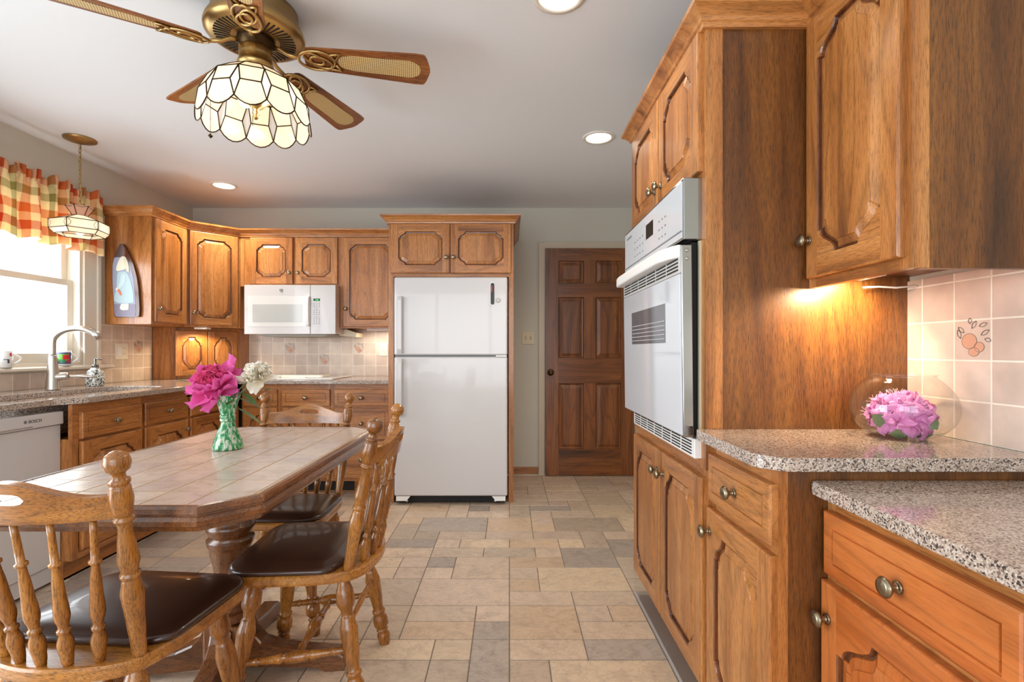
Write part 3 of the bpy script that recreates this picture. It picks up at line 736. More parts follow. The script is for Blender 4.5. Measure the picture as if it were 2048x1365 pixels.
# refrigerator
FY = 3.713
fr = thing('refrigerator', 'white top-freezer refrigerator standing in the wooden enclosure', 'refrigerator', (-.432, 4.1, 0))
MB().box(-.842, -.030, FY+.07, 4.52, .03, 1.665).build('body', white_app, fr, bevel=.006)
for (z0, z1, nm) in ((1.103, 1.679, 'freezer_door'), (.066, 1.092, 'refrigerator_door')):
    o = MB().box(-.849, -.015, FY, FY+.065, z0, z1).build(nm, white_app, fr, bevel=.012)
    o.modifiers[0].segments = 4
    hz = (1.118, 1.535) if z0 > 1 else (.66, 1.078)
    h = MB(); hx = -.800
    pr = [(FY+.002, hz[0]), (FY-.040, hz[0]+.0), (FY-.048, hz[0]+.03), (FY-.048, hz[1]-.03), (FY-.040, hz[1]), (FY+.002, hz[1]), (FY+.002, hz[1]-.035), (FY-.026, hz[1]-.045), (FY-.026, hz[0]+.045), (FY+.002, hz[0]+.035)]
    h.prism(pr, hx-.017, hx+.017, ax='x'); h.build('handle', white_app, o, bevel=.005)
    if z0 > 1:
        MB().lathe((-.083, FY-.0005, 1.508), (-.083, FY-.003, 1.508), [(0,.0175),(.7,.0175),(1,.015)], 24).build('emblem', plain('emblem_grey', (158,152,144), .35, .5), o)
        lettering('GE', .016, (-.083, FY-.0033, 1.5025), (PI/2,0,0), plain('emblem_light', (214,210,204), .3), o, align='CENTER')
MB().box(-.845, -.10, FY+.01, FY+.066, 1.093, 1.102).build('door_gap', grey_m, fr)
MB().box(-.10, -.02, FY-.002, FY+.06, 1.0925, 1.1025).build('hinge_cap', white_pl, fr)
MB().box(-.84, -.035, FY+.05, FY+.12, .012, .064).build('kick_grille', dark_m, fr)
for q in ([(-.835,.03),(-.76,.03),(-.73,.064),(-.835,.064)], [(-.03,.03),(-.10,.03),(-.13,.064),(-.03,.064)]): MB().prism(q, FY+.004, FY+.05, ax='y').build('grille_end', white_pl, fr)
for x in (-.765, -.105): MB().vlathe(x, FY+.06, [(0,.014),(.03,.014)], 12).build('foot', steel, fr)
mg = thing('magnet_thermometer', 'black oblong magnet with a red streak stuck on the freezer door', 'magnet', (-.125, FY-.001, 1.47))
cap = lambda hw, z0, z1, cx=-.125: [(cx+hw*math.cos(a), z1-hw+hw*math.sin(a)) for a in [PI*k/10 for k in range(11)]]+[(cx+hw*math.cos(a), z0+hw+hw*math.sin(a)) for a in [PI+PI*k/10 for k in range(11)]]
MB().prism(cap(.019, 1.468, 1.642), FY-.003, FY-.0005, ax='y').build('white_backing', white_pl, mg)
MB().prism(cap(.0135, 1.475, 1.635), FY-.007, FY-.003, ax='y').build('black_case', black_m, mg)
MB().prism([(-.134,1.575),(-.130,1.562),(-.126,1.585),(-.127,1.61),(-.131,1.622),(-.135,1.60)], FY-.0078, FY-.007, ax='y').build('red_mark', plain('red_print', (200,40,36), .4), mg)

# microwave
mw = thing('microwave', 'white over-the-range microwave with a green clock, hung under the short cabinet', 'microwave', (-1.817, 4.39, 1.273))
MX0, MX1, MY, MZ0, MZ1 = -2.196, -1.4385, 4.186, 1.273, 1.681
MB().box(MX0+.002, MX1-.002, MY+.02, YB-.012, MZ0+.004, MZ1-.002).build('body', white_app, mw, bevel=.003)
xs = -1.648
md = MB().box(MX0, xs-.001, MY-.008, MY+.02, MZ0, MZ1).build('microwave_door', white_app, mw, bevel=.004)
cpn = MB().box(xs+.001, MX1, MY-.008, MY+.02, MZ0, MZ1).build('control_panel', white_app, mw, bevel=.004)
gf = plain('microwave_inner_frame', (216,215,212), .15)
MB().box(-2.165, xs-.03, MY-.0095, MY-.007, 1.336, 1.588).build('door_frame', gf, md, bevel=.001)
MB().box(-2.125, -1.715, MY-.0105, MY-.009, 1.372, 1.520).build('window', plain('microwave_window', (186,188,186), .08), md)
MB().lathe((-1.888, MY-.008, 1.637), (-1.888, MY-.013, 1.637), [(0,.014),(.6,.014),(1,.008)], 20).build('emblem', chrome, md)
h = MB(); h.prism([(MY-.008,1.336),(MY-.035,1.345),(MY-.043,1.40),(MY-.043,1.53),(MY-.035,1.58),(MY-.008,1.588),(MY-.008,1.565),(MY-.026,1.555),(MY-.026,1.37),(MY-.008,1.36)], xs-.030, xs-.003, ax='x')
h.build('handle', white_pl, md, bevel=.004)
MB().box(-1.622, -1.568, MY-.0095, MY-.0078, 1.548, 1.568).build('display', black_m, cpn)
lettering('1:44', .018, (-1.595, MY-.0098, 1.551), (PI/2,0,0), plain('green_led', (20,200,80), .5, emit=(30,255,110), estr=1.5), cpn, 'clock_digits', align='CENTER')
for j in range(12):
    if j in (3, 7): MB().box(-1.612, -1.578, MY-.0088, MY-.0078, 1.528-j*.0155, 1.5305-j*.0155).build('keypad_mark', grey_m, cpn); continue
    for i in range(3): MB().box(-1.620+i*.021, -1.611+i*.021, MY-.0088, MY-.0078, 1.528-j*.0155, 1.533-j*.0155).build('keypad_mark', grey_m, cpn)
b = MB(); b.prism([(-2.13,1.2725),(-1.50,1.2725),(-1.56,1.255),(-2.06,1.255)], MY+.05, YB-.03, ax='y'); b.build('underside_pan', plain('pan_grey', (150,148,140), .5), mw)
b = MB(); b.prism([(MX1-.04,1.268),(-1.335,1.255),(-1.33,1.292),(MX1+.01,1.325)], MY+.20, YB-.012, ax='y')
tag(b.build('vent_duct', plain('duct_white', (224,218,196), .5)), 'small cream metal cover between the microwave and the tiles', 'vent cover')

# appliance garage in the corner
ag = thing('corner_cupboard', 'small two-door corner cupboard standing on the counter below the wall cabinet', 'cabinet', (-2.72, 4.079, .905), math.atan2(.357, .344))
gp = [(-2.72,4.079), (-2.376,4.436), (-2.376,YB-.01), (XL+.01,YB-.01), (XL+.01,4.079)]
MB().prism(offset_poly(gp, .001), .906, 1.3255).build('body', oak['Z'], ag)
gl = math.hypot(.344, .357)
door(ag, .015, gl/2-.002, .93, 1.30, 0, None, fw=.045, c=.05, cz=.07); door(ag, gl/2+.002, gl-.015, .93, 1.30, 0, None, fw=.045, c=.05, cz=.07)

# base cabinets, left run (bumped forward at the sink)
SX = -2.152
grpb = 'base cabinets along the sink and cooktop'
for (y0, y1, lab, first) in ((2.485, 2.9485, 'base cabinet right of the dishwasher, first of the sink run', 1), (2.9495, 3.3685, 'base cabinet in the middle of the sink run, behind the vase', 0), (3.3695, 4.0125, 'base cabinet at the corner end of the sink run', 0)):
    c_ = thing('base_cabinet', lab, 'cabinet', (SX, y0, 0), PI/2, grpb)
    ww = y1-y0; carcass(c_, ww, SX-XL-.002-(.0), 0, .700 if first or y0 < 3.3 else .872, .10, fr=.035)
    b = MB(); b.box(0, ww, 0, .02, .700, .872); b.build('top_rail', oak['X'], c_, world=False)
    a0 = .040 if first else .012
    if ww > .6: ww = .402
    drawer(c_, a0, ww-.012, .697, .829, 0); door(c_, a0, ww-.012, .141, .684, 0, (ww-.045, .62) if not first else None, c=.05, cz=.05)
    MB().box(0, ww, .045, .055, .004, .10).build('toe_kick', oak['X'], c_, world=False)
# back run
BF = 4.014
for (x0, x1, lab, kind) in ((-2.0, -1.8215, 'corner base cabinet behind the flowers, mostly hidden by the table', 'd'), (-1.8205, -1.4035, 'base cabinet under the cooktop with one drawer and one door', 'd'), (-1.4025, -.9085, 'base cabinet with a stack of drawers beside the refrigerator', 's')):
    if kind == 'd' and x0 < -1.9: x0 = -2.126
    c_ = thing('base_cabinet', lab, 'cabinet', (x0, BF, 0), 0, grpb)
    ww = x1-x0; carcass(c_, ww, YB-BF-.002, 0, .872, .10, fr=.035, openings=(.69,))
    if kind == 'd':
        drawer(c_, .018, ww-.018, .697, .829, 0); door(c_, .018, ww-.018, .125, .684, 0, (.04 if x0 > -2 else ww-.05, .62), c=.05, cz=.05)
    else:
        drawer(c_, .014, ww-.045, .697, .829, 0); drawer(c_, .014, ww-.045, .435, .684, 0); drawer(c_, .014, ww-.045, .125, .422, 0)
tag(MB().box(-1.80, -1.25, BF+.042, BF+.053, .015, .085).build('toe_kick_heater', dark_m), 'dark floor register set in the toe space under the drawers', 'register')
# L-shaped counter with the sink cut-out
hole = rounded([(-2.25,2.30,.07), (-2.25,3.33,.10), (-2.63,3.33,.10), (-2.63,2.30,.07)])
ctp = rounded([(XL+.009,1.85,0), (-2.19,1.85,0), (-2.19,2.43,.02), (-2.118,2.53,.02), (-2.118,3.96,.01), (-.909,3.96,0), (-.909,YB-.009,0), (XL+.009,YB-.009,0)], 3)
counter('corner_countertop', ctp, .874, .904, 'L-shaped speckled granite counter running from the sink to the refrigerator', holes=(hole[::-1],))
b = MB(); n = len(hole)
hi = offset_poly(hole, -0.004)
R = [[(x,y,z) for x, y in offset_poly(hole, d)] for d, z in ((-.012,.8735),(-.0,.8735),(.004,.86),(.02,.72),(.05,.705))]
b.rings(R, 0, True, True, False, True)
tag(b.build('kitchen_sink', granite_m, recalc=False), 'undermount speckled sink set in the counter under the window', 'sink')

# dishwasher
DX = -2.205
dw = thing('dishwasher', 'white dishwasher at the left photo edge, below the counter', 'dishwasher', (DX, 2.18, 0))
MB().box(-2.85, DX-.03, 1.888, 2.482, .06, .69).build('body', dark_m, dw)
MB().box(DX-.03, DX, 1.888, 2.482, .10, .775).build('dishwasher_door', white_app, dw, bevel=.004)
o = MB().box(DX-.03, DX+.014, 1.888, 2.484, .778, .842).build('control_strip', white_app, dw, bevel=.006)
lettering('BOSCH', .020, (DX+.0145, 2.30, .806), (PI/2,0,PI/2), dark_m, o)
MB().lathe((DX+.0138,2.285,.813),(DX+.015,2.285,.813),[(0,.0075),(1,.0075)],16).build('emblem', grey_m, o)
MB().box(DX+.0135, DX+.0145, 2.16, 2.32, .784, .79).build('strip_line', steel, o)
MB().box(DX-.04, DX-.012, 1.888, 2.482, .02, .095).build('kick_plate', white_app, dw)
struct(MB().box(SX-.075, SX-.045, 2.482, 3.95, .0, .018).build('trim_2', trim_b, bevel=.004))
struct(MB().box(.583, .592, .2, TY1, .0, .014).build('trim_3', plain('toe_trim_grey', (170,166,164), .4), bevel=.004))
struct(MB().box(.592, .657, .2, TY1, .0, .010).build('trim_4', plain('toe_vinyl_grey', (156,144,134), .5)))

# cooktop
ck = thing('cooktop', 'white glass cooktop on the back counter below the microwave', 'cooktop', (-1.79, 4.28, .905))
b = MB().box(-2.17, -1.412, 4.03, 4.53, .905, .915); b.build('glass_top', plain('cooktop_white', (236,236,232), .12), ck, bevel=.002)
for x in (-2.10, -2.03, -1.955, -1.885):
    MB().vlathe(x, 4.12 if x < -2 else 4.12, catm([(.915,.022),(.928,.021),(.931,.018)],2), 20).build('knob', cream_pl, ck)
for (x, y, r_) in ((-1.93,4.40,.09),(-1.56,4.36,.09),(-1.60,4.16,.075)):
    b = MB(); b.tube([(x+r_*math.cos(a*PI/16), y+r_*math.sin(a*PI/16), .9152) for a in range(32)], .001, 4, 0, True); b.build('burner_ring', grey_m, ck)
tr = MB(); tr.prism(rounded([(-1.94,4.20,.03),(-1.55,4.20,.03),(-1.55,4.38,.03),(-1.94,4.38,.03)]), .9155, .932)
tag(tr.build('griddle_tray', plain('tray_white', (234,232,222), .25), bevel=.005), 'flat white rectangular tray lying on the cooktop', 'tray')

# switches and outlets
def plate(name, label, P, ww, hh, mat, kind):
    """P(u, v, d) maps the wall plane; d sticks out of the wall"""
    r = thing(name, label, 'switch' if kind != 'outlet' else 'outlet', P(0,0,0))
    def pb(u0,u1,v0,v1,d0,d1,nm,mt,par,bev=0):
        a, c = P(u0,v0,d0), P(u1,v1,d1); lo = [min(a[i],c[i]) for i in range(3)]; hi2 = [max(a[i],c[i]) for i in range(3)]
        return MB().box(lo[0],hi2[0],lo[1],hi2[1],lo[2],hi2[2]).build(nm, mt, par, bevel=bev)
    pb(-ww/2,ww/2,-hh/2,hh/2,0,.005,'cover_plate',mat,r,.002)
    gangs = [0] if ww < .09 else [-.023,.023]
    for gi, u in enumerate(gangs):
        if kind == 'toggle':
            pb(u-.005,u+.005,-.012,.012,.005,.006,'toggle_slot',black_m,r); pb(u-.0038,u+.0038,-.008,.006,.005,.014,'toggle',mat,r,.001)
            for v in (-.03,.03): pb(u-.002,u+.002,v-.002,v+.002,.0045,.0058,'screw',grey_m,r)
        elif kind == 'combo' and gi == 0: pb(u-.016,u+.016,-.033,.033,.005,.008,'rocker',white_pl,r,.001)
        else:
            for v in (-.02,.02):
                fc = pb(u-.016,u+.016,v-.014,v+.014,.0045,.0065,'socket',mat,r,.002)
                for du in (-.006,.006): pb(u+du-.001,u+du+.001,v-.003,v+.006,.0064,.0069,'slot',black_m,fc)
plate('light_switch', 'beige double toggle switch on the wall between refrigerator and door', lambda u,v,d: (.171+u, YB-d, 1.252+v), .116, .116, almond_pl, 'toggle')
plate('wall_outlet', 'white outlet on the tiles beside the refrigerator enclosure', lambda u,v,d: (-1.145+u, YB-.008-d, 1.147+v), .073, .116, cream_pl, 'outlet')
plate('light_switch', 'cream rocker switch and outlet plate on the tiles right of the sink', lambda u,v,d: (XL+.008+d, 3.755+u, 1.133+v), .118, .118, cream_pl, 'combo')
# ------------------------------------------------------------------ things at the sink
fa = thing('kitchen_faucet', 'brushed nickel high-arc faucet with a side lever, behind the sink', 'faucet', (-2.70, 2.985, .904))
fx, fy = -2.70, 2.985
MB().vlathe(fx, fy, catm([(.9045,.036),(.93,.034),(1.02,.027),(1.09,.020),(1.11,.0175)], 4), 24).build('faucet_body', steel, fa)
pts = []; rr_ = []
for k in range(4): pts.append((fx, fy, 1.09+k*.03)); rr_.append(.0165)
for k in range(1, 17):
    a = PI-k*PI*.80/16; R_ = .135
    pts.append((fx+R_+R_*math.cos(a), fy+.02*(k/16), 1.185+.085*math.sin(a))); rr_.append(.016+.001*max(0,k-8)/8*3)
pts.append((pts[-1][0]+.012, pts[-1][1], pts[-1][2]-.028)); rr_.append(.017)
MB().tube(pts, rr_, 16).build('spout', steel, fa)
b = MB(); b.lathe((fx, fy, .98), (fx+.07, fy+.03, .985), catm([(0,.024),(.9,.024),(1,.018)],3), 18)
b.lathe((fx+.07, fy+.03, .985), (fx+.185, fy+.075, .98), catm([(0,.008),(.25,.007),(.6,.011),(1,.006)],4), 14); b.build('lever', steel, fa)
sd = thing('soap_dispenser', 'speckled ceramic soap pump bottle standing right of the faucet', 'soap dispenser', (-2.715, 3.31, .904))
def speckle():
    m, nt, b_ = newmat('speckled_ceramic'); L = nt.links.new; c = coords(nt, False)
    v = nd(nt, 'ShaderNodeTexVoronoi', i_Scale=190.0); L(c, v.inputs['Vector']); sx = nt.nodes.new('ShaderNodeSeparateColor'); L(v.outputs['Color'], sx.inputs[0])
    r = ramp(nt, [(0, srgb(70,74,72)), (.35, srgb(150,152,146)), (.45, srgb(222,224,218))], 'CONSTANT'); L(sx.outputs[0], r.inputs[0]); L(r.outputs[0], b_.inputs['Base Color']); b_.inputs['Roughness'].default_value = .2; return m
MB().vlathe(-2.715, 3.31, catm([(.9045,.044),(.91,.050),(.95,.051),(1.0,.044),(1.02,.026),(1.026,.020)],4), 24).build('bottle', speckle(), sd)
b = MB(); b.vlathe(-2.715, 3.31, [(1.026,.018),(1.046,.018),(1.046,.0055),(1.085,.0055)], 16); b.tube([(-2.715,3.31,1.08),(-2.70,3.31,1.084),(-2.675,3.31,1.078)], .0045, 8); b.build('pump', plain('pump_metal', (110,108,104), .25, .9), sd)
def mug(x, y, z, label, art):
    r = thing('coffee_mug', label, 'mug', (x, y, z), 0, 'mugs on the window sill')
    b = MB(); b.vlathe(x, y, [(z+.0005,.036),(z+.004,.040),(z+.095,.041),(z+.096,.039),(z+.094,.037),(z+.008,.036),(z+.006,.01)], 28); b.build('cup', white_pl, r)
    hx = [(x+.039+.030*math.sin(PI*k/8)*.9, y+.004, z+.018+.064*k/8) for k in range(9)]
    hx = [(x+.020+.0, y+.036, hx[0][2])] and [(x+.024+.02*math.sin(PI*k/8), y+.032+.028*math.sin(PI*k/8), z+.018+.06*k/8) for k in range(9)]
    MB().tube(hx, .0048, 8).build('handle', white_pl, r)
    # picture curved round the cup wall facing the room and viewer
    def patch(a0, a1, z0, z1, mat, nm, rr=.0414):
        m = MB(); A = [a0+(a1-a0)*k/8 for k in range(9)]
        for a, c in zip(A[:-1], A[1:]): m.face([(x+rr*math.cos(a), y+rr*math.sin(a), z+z0),(x+rr*math.cos(c), y+rr*math.sin(c), z+z0),(x+rr*math.cos(c), y+rr*math.sin(c), z+z1),(x+rr*math.cos(a), y+rr*math.sin(a), z+z1)], 0, True)
        m.build(nm, mat, r, recalc=False)
    for k, (a0, a1, z0, z1, rgb) in enumerate(art): patch(a0, a1, z0, z1, plain('mug_print', rgb, .3), 'mug_picture', .0414+.0003*k)
mug(-2.868, 3.245, 1.0405, 'white mug with a colorful red and green picture, on the sill behind the faucet', [(-1.9,.35,.012,.086,(72,78,120)),(-1.5,-.1,.03,.075,(96,180,60)),(-.9,-.1,.04,.07,(210,40,40)),(-1.3,-.6,.018,.04,(40,130,90)),(-.5,.1,.02,.036,(170,40,60))])
mug(-2.868, 2.86, 1.0405, 'white mug with a small dark bird and red square, at the left photo edge', [(-.1,.25,.066,.084,(200,60,80)),(-.75,-.25,.045,.049,(90,90,96)),(-.35,-.12,.026,.048,(70,76,90))])

# curtain valance over the window
def plaid():
    m = bpy.data.materials.new('plaid_fabric'); m.use_nodes = True; nt = m.node_tree; L = nt.links.new; b_ = nt.nodes['Principled BSDF']
    uv = nt.nodes.new('ShaderNodeUVMap'); uv.uv_map = 'cloth'; sp = nt.nodes.new('ShaderNodeSeparateXYZ'); L(uv.outputs[0], sp.inputs[0])
    st = [(0, srgb(208,92,50)), (.17, srgb(244,226,180)), (.34, srgb(160,150,84)), (.5, srgb(246,230,190)), (.67, srgb(222,128,58)), (.84, srgb(244,222,176))]
    cols = []
    for ax in (0, 1):
        fr_ = nd(nt, 'ShaderNodeMath', operation='FRACT'); mu = nd(nt, 'ShaderNodeMath', operation='MULTIPLY'); mu.inputs[1].default_value = 2.9; L(sp.outputs[ax], mu.inputs[0]); L(mu.outputs[0], fr_.inputs[0])
        r = ramp(nt, st, 'CONSTANT'); L(fr_.outputs[0], r.inputs[0]); cols.append(r)
    mx = nd(nt, 'ShaderNodeMix', data_type='RGBA', blend_type='MIX'); mx.inputs['Factor'].default_value = .5; L(cols[0].outputs[0], mx.inputs['A']); L(cols[1].outputs[0], mx.inputs['B'])
    L(mx.outputs['Result'], b_.inputs['Base Color']); b_.inputs['Roughness'].default_value = .9
    t_ = nt.nodes.new('ShaderNodeBsdfTranslucent'); L(mx.outputs['Result'], t_.inputs[0]); ms = nt.nodes.new('ShaderNodeMixShader'); ms.inputs[0].default_value = .35
    L(b_.outputs[0], ms.inputs[1]); L(t_.outputs[0], ms.inputs[2]); L(ms.outputs[0], nt.nodes['Material Output'].inputs[0]); return m
def valance():
    r = thing('window_valance', 'orange and green plaid gathered valance above the sink window', 'curtain', (XL+.09, 2.88, 2.2))
    y0, y1 = 2.28, 3.487; nu, nv = 260, 26; me = bpy.data.meshes.new('cloth'); V = []; UV = []
    rn = random.Random(3); ph = [rn.uniform(0, 6) for _ in range(6)]
    for j in range(nv+1):
        v = j/nv; z = 2.205-.41*v
        for i in range(nu+1):
            u = i/nu; y = y0+(y1-y0)*u
            head = math.exp(-((v-.14)/.05)**2)
            fold = .017*math.sin(u*66+ph[0]+1.2*math.sin(u*17))+.010*math.sin(u*113+ph[1])
            ruff = .014*math.sin(u*190+ph[2]+4*math.sin(u*23))
            amp = (1-head*.7)
            top = 1.0 if v < .1 else 0
            x = XL+.085+fold*amp*(.5+.8*v)+ruff*(.9 if v < .12 else (.35 if v < .2 else .05))
            x = min(x, XL+.15)
            zz = z+(.016*math.sin(u*70+ph[3])+.010*math.sin(u*31+ph[4]))*(1-v)**3-.012*math.sin(u*40+ph[5])*v*v
            V.append((x, y, zz)); UV.append((u*1.75+.006*math.sin(v*9+u*40), v*.46))
    F = [(j*(nu+1)+i, j*(nu+1)+i+1, (j+1)*(nu+1)+i+1, (j+1)*(nu+1)+i) for j in range(nv) for i in range(nu)]
    M = Matrix.Translation(r.location).inverted(); me.from_pydata([tuple(M @ Vector(p)) for p in V], [], F)
    uvl = me.uv_layers.new(name='cloth')
    for p in me.polygons:
        p.use_smooth = True
        for li, vi in zip(p.loop_indices, p.vertices): uvl.data[li].uv = UV[vi]
    me.materials.append(plaid()); o = bpy.data.objects.new('fabric', me); COL.objects.link(o); o.parent = r
    sm = o.modifiers.new('thickness', 'SOLIDIFY'); sm.thickness = .0015
    b = MB(); b.lathe((XL+.045, 2.26, 2.14), (XL+.045, 3.50, 2.14), [(0,.006),(1,.006)], 10); b.tube([(XL+.045,3.495,2.14),(XL+.001,3.495,2.14)], .006, 8); b.build('curtain_rod', white_pl, r)
valance()
rd = thing('curtain_rod', 'dark wooden curtain rod end just entering the left photo edge', 'curtain rod', (XL+.06, 2.3, 2.29))
MB().lathe((XL+.06, 1.9, 2.29), (XL+.06, 2.72, 2.29), [(0,.012),(1,.012)], 12).build('rod', plaque_wood, rd)
MB().lathe((XL+.06, 2.72, 2.29), (XL+.06, 2.80, 2.29), catm([(0,.012),(.3,.016),(.6,.018),(1,.004)],3), 14).build('finial', plaque_wood, rd)
MB().box(XL+.0005, XL+.06, 2.62, 2.64, 2.275, 2.29).build('bracket', plaque_wood, rd)

# painted plaque on the cabinet side
pq = thing('painted_plaque', 'iron-shaped wooden plaque painted with a rabbit in a pale blue coat', 'plaque', (-2.74, 3.60, 1.37))
def flat(pts, y0, y1, mat, nm, bevel=0, r=18):
    """board outlines in millimetres/1.4 from the plaque's top left corner"""
    k = .0007162
    pts = pts if sum((pts[i-1][0]*pts[i][1]-pts[i][0]*pts[i-1][1]) for i in range(len(pts))) < 0 else pts[::-1]
    return MB().prism(rounded([(-2.8653+u*k, 1.9632-v*k, r*k) for u, v in pts], 4), y0, y1, ax='y').build(nm, mat, pq, bevel=bevel)
flat([(135,86),(100,150),(60,260),(54,400),(60,550),(76,822),(322,818),(328,740),(318,550),(300,420),(265,290),(210,170),(160,95)], 3.590, 3.6105, plaque_wood, 'board', .004)
flat([(78,226),(62,300),(60,420),(66,560),(86,812),(286,812),(292,770),(284,640),(270,450),(238,310),(198,226)], 3.5888, 3.591, plain('plaque_sky', (134,140,160), .4), 'painted_sky')
flat([(74,690),(84,808),(288,808),(290,690)], 3.5882, 3.589, plain('plaque_ground', (112,104,122), .4), 'painted_ground')
flat([(112,372),(185,366),(215,395),(245,470),(265,560),(276,672),(200,686),(130,680),(76,660),(86,590),(106,540),(106,460)], 3.5872, 3.5884, plain('coat_pale_blue', (156,176,182), .45), 'coat')
flat([(150,392),(190,398),(196,440),(172,510),(132,540),(112,522),(140,470)], 3.5862, 3.5874, plain('sleeve_blue', (170,190,194), .45), 'sleeve')
pc_ = plain('rabbit_cream', (212,204,182), .45)
flat([(130,250),(150,218),(185,215),(205,245),(190,345),(130,362),(104,366),(98,335),(115,285)], 3.5862, 3.5874, pc_, 'head')
flat([(172,235),(205,240),(228,320),(229,385),(206,366),(180,310)], 3.5854, 3.5866, plain('rabbit_ear', (198,188,164), .45), 'ear')
flat([(150,688),(225,688),(222,748),(160,752),(135,738),(140,715)], 3.5862, 3.5874, pc_, 'feet', r=10)
flat([(92,545),(112,520),(122,535),(108,560)], 3.5858, 3.587, pc_, 'paw', r=6)
for o_ in (0, 12): flat([(108+o_,548),(122+o_,546),(150+o_*.6,602),(142+o_*.6,606)], 3.5852-.0003*(o_ > 0), 3.586, plain('carrot_orange', (206,98,62), .45), 'carrot', r=4)

# ------------------------------------------------------------------ ceiling lights
def can(x, y, label, pw=34):
    r = thing('recessed_light', label, 'ceiling light', (x, y, ZC), 0, 'recessed ceiling lights')
    b = MB(); b.vlathe(x, y, [(ZC-.0005,.098),(ZC-.006,.096),(ZC-.007,.078),(ZC-.001,.074)], 32, cap=False); b.build('trim_ring', plain('can_ring', (232,226,216), .4), r)
    MB().vlathe(x, y, [(ZC-.004,.074),(ZC-.003,.02)], 32).build('lamp', can_m, r)
    light('recessed_lamp_light', 'SPOT', (x, y, ZC-.02), pw, (1,.90,.74), (0,0,0), spot_size=2.5, spot_blend=.8, shadow_soft_size=.07)
can(-2.25, 3.979, 'round recessed ceiling light over the corner cabinets', 60)
can(.543, 3.082, 'round recessed ceiling light near the wooden door and oven cabinet', 55)
can(.181, 1.850, 'round recessed ceiling light cut off by the top photo edge', 30)

# pendant over the sink
px_, py_ = -2.64, 3.104
pd = thing('pendant_lamp', 'small stained-glass pendant lamp on a chain in front of the valance', 'pendant lamp', (px_, py_, 1.82))
MB().vlathe(px_, py_, catm([(ZC-.0005,.085),(ZC-.008,.083),(ZC-.02,.05),(ZC-.03,.012)],3), 28).build('canopy', brass, pd)
b = MB(); z = ZC-.03; k = 0
while z > 2.00:
    c = []
    for a in range(12):
        u_, v_ = .007*math.cos(a*PI/6), .017*math.sin(a*PI/6)
        c.append((px_+(u_ if k % 2 else 0), py_+(0 if k % 2 else u_), z-.014+v_))
    b.tube(c, .0022, 6, 0, True); z -= .027; k += 1
b.lathe((px_+.004,py_,ZC-.03),(px_+.004,py_,1.95), [(0,.0016),(1,.0016)], 6); b.build('chain', brass, pd)
def glass_lamp_hex(parent):
    n = 6; lead = MB(); gl = MB(); rot0 = PI/2+PI/6-.25
    lev = [(2.022,.070),(1.966,.036),(1.925,.145),(1.872,.145),(1.845,.120)]
    P = [[Vector((px_+r*math.cos(rot0+2*PI*k/n), py_+r*math.sin(rot0+2*PI*k/n), z)) for k in range(n)] for z, r in lev]
    for a in range(len(lev)-1):
        for k in range(n):
            k2 = (k+1) % n; gl.face([P[a][k],P[a][k2],P[a+1][k2],P[a+1][k]], 1 if a == 0 else 0)
            lead.tube([P[a][k],P[a+1][k]], .0024, 5)
    for a in range(1, len(lev)):
        for k in range(n): lead.tube([P[a][k],P[a][(k+1) % n]], .0024, 5)
    for k in range(n):   # scalloped crown tips and the lens shapes at the corners
        a_, c_ = P[0][k], P[0][(k+1) % n]; lead.tube([a_.lerp(c_, t_)-Vector((0,0,.012*math.sin(PI*t_))) for t_ in (0,.25,.5,.75,1)], .0012, 5)
        for s_ in (k-1, (k+1) % n):
            d = (P[2][s_]-P[2][k]).normalized(); lead.tube([P[2][k].lerp(P[3][k], t_)+d*.020*math.sin(PI*t_) for t_ in (0,.2,.4,.6,.8,1)], .0011, 5)
    gl.build('glass_shade', [opal, pink_gl], parent, recalc=False); lead.build('leading', brass_d, parent)
glass_lamp_hex(pd)
MB().vlathe(px_, py_, catm([(1.845,.006),(1.86,.022),(1.89,.026),(1.925,.012),(1.95,.010)],3), 16).build('bulb', bulb_m, pd)
light('pendant_bulb_light', 'POINT', (px_, py_, 1.862), 1.0, (1,.88,.70), shadow_soft_size=.03)

# ceiling fan
HX, HY, ZB = -.97, 1.93, 2.278
fn = thing('ceiling_fan', 'five-blade brass ceiling fan with cane inserts and a stained-glass lamp shade', 'ceiling fan', (HX, HY, 2.0))
b = MB(); b.vlathe(HX, HY, catm([(ZC-.0005,.150),(2.41,.152),(2.385,.160),(2.365,.172),(2.35,.177),(2.338,.175),(2.332,.160),(2.328,.155),(2.326,.06)],2), 48); b.build('motor_housing', brass, fn)
b = MB()
for k in range(48):
    a = 2*PI*k/48; c_, s_ = math.cos(a), math.sin(a); r0, r1, hw = .085, .142, .0018
    Q = [(r0,-hw),(r1,-hw*1.5),(r1,hw*1.5),(r0,hw)]
    top = [(HX+r*c_-w_*s_, HY+r*s_+w_*c_, 2.3295) for r, w_ in Q]; bot = [(p[0],p[1],2.3268-.0015) for p in top]
    b.rings([bot, top], 0, False)
b.build('vent_slots', dark_m, fn)
MB().vlathe(HX, HY, catm([(2.328,.070),(2.31,.068),(2.29,.055),(2.285,.05)],2), 24).build('rotor', brass_d, fn)
MB().vlathe(HX, HY, catm([(2.29,.056),(2.288,.059),(2.235,.059),(2.232,.064),(2.222,.066),(2.214,.058),(2.208,.055)],2), 32).build('light_kit_neck', brass, fn)
cane = None
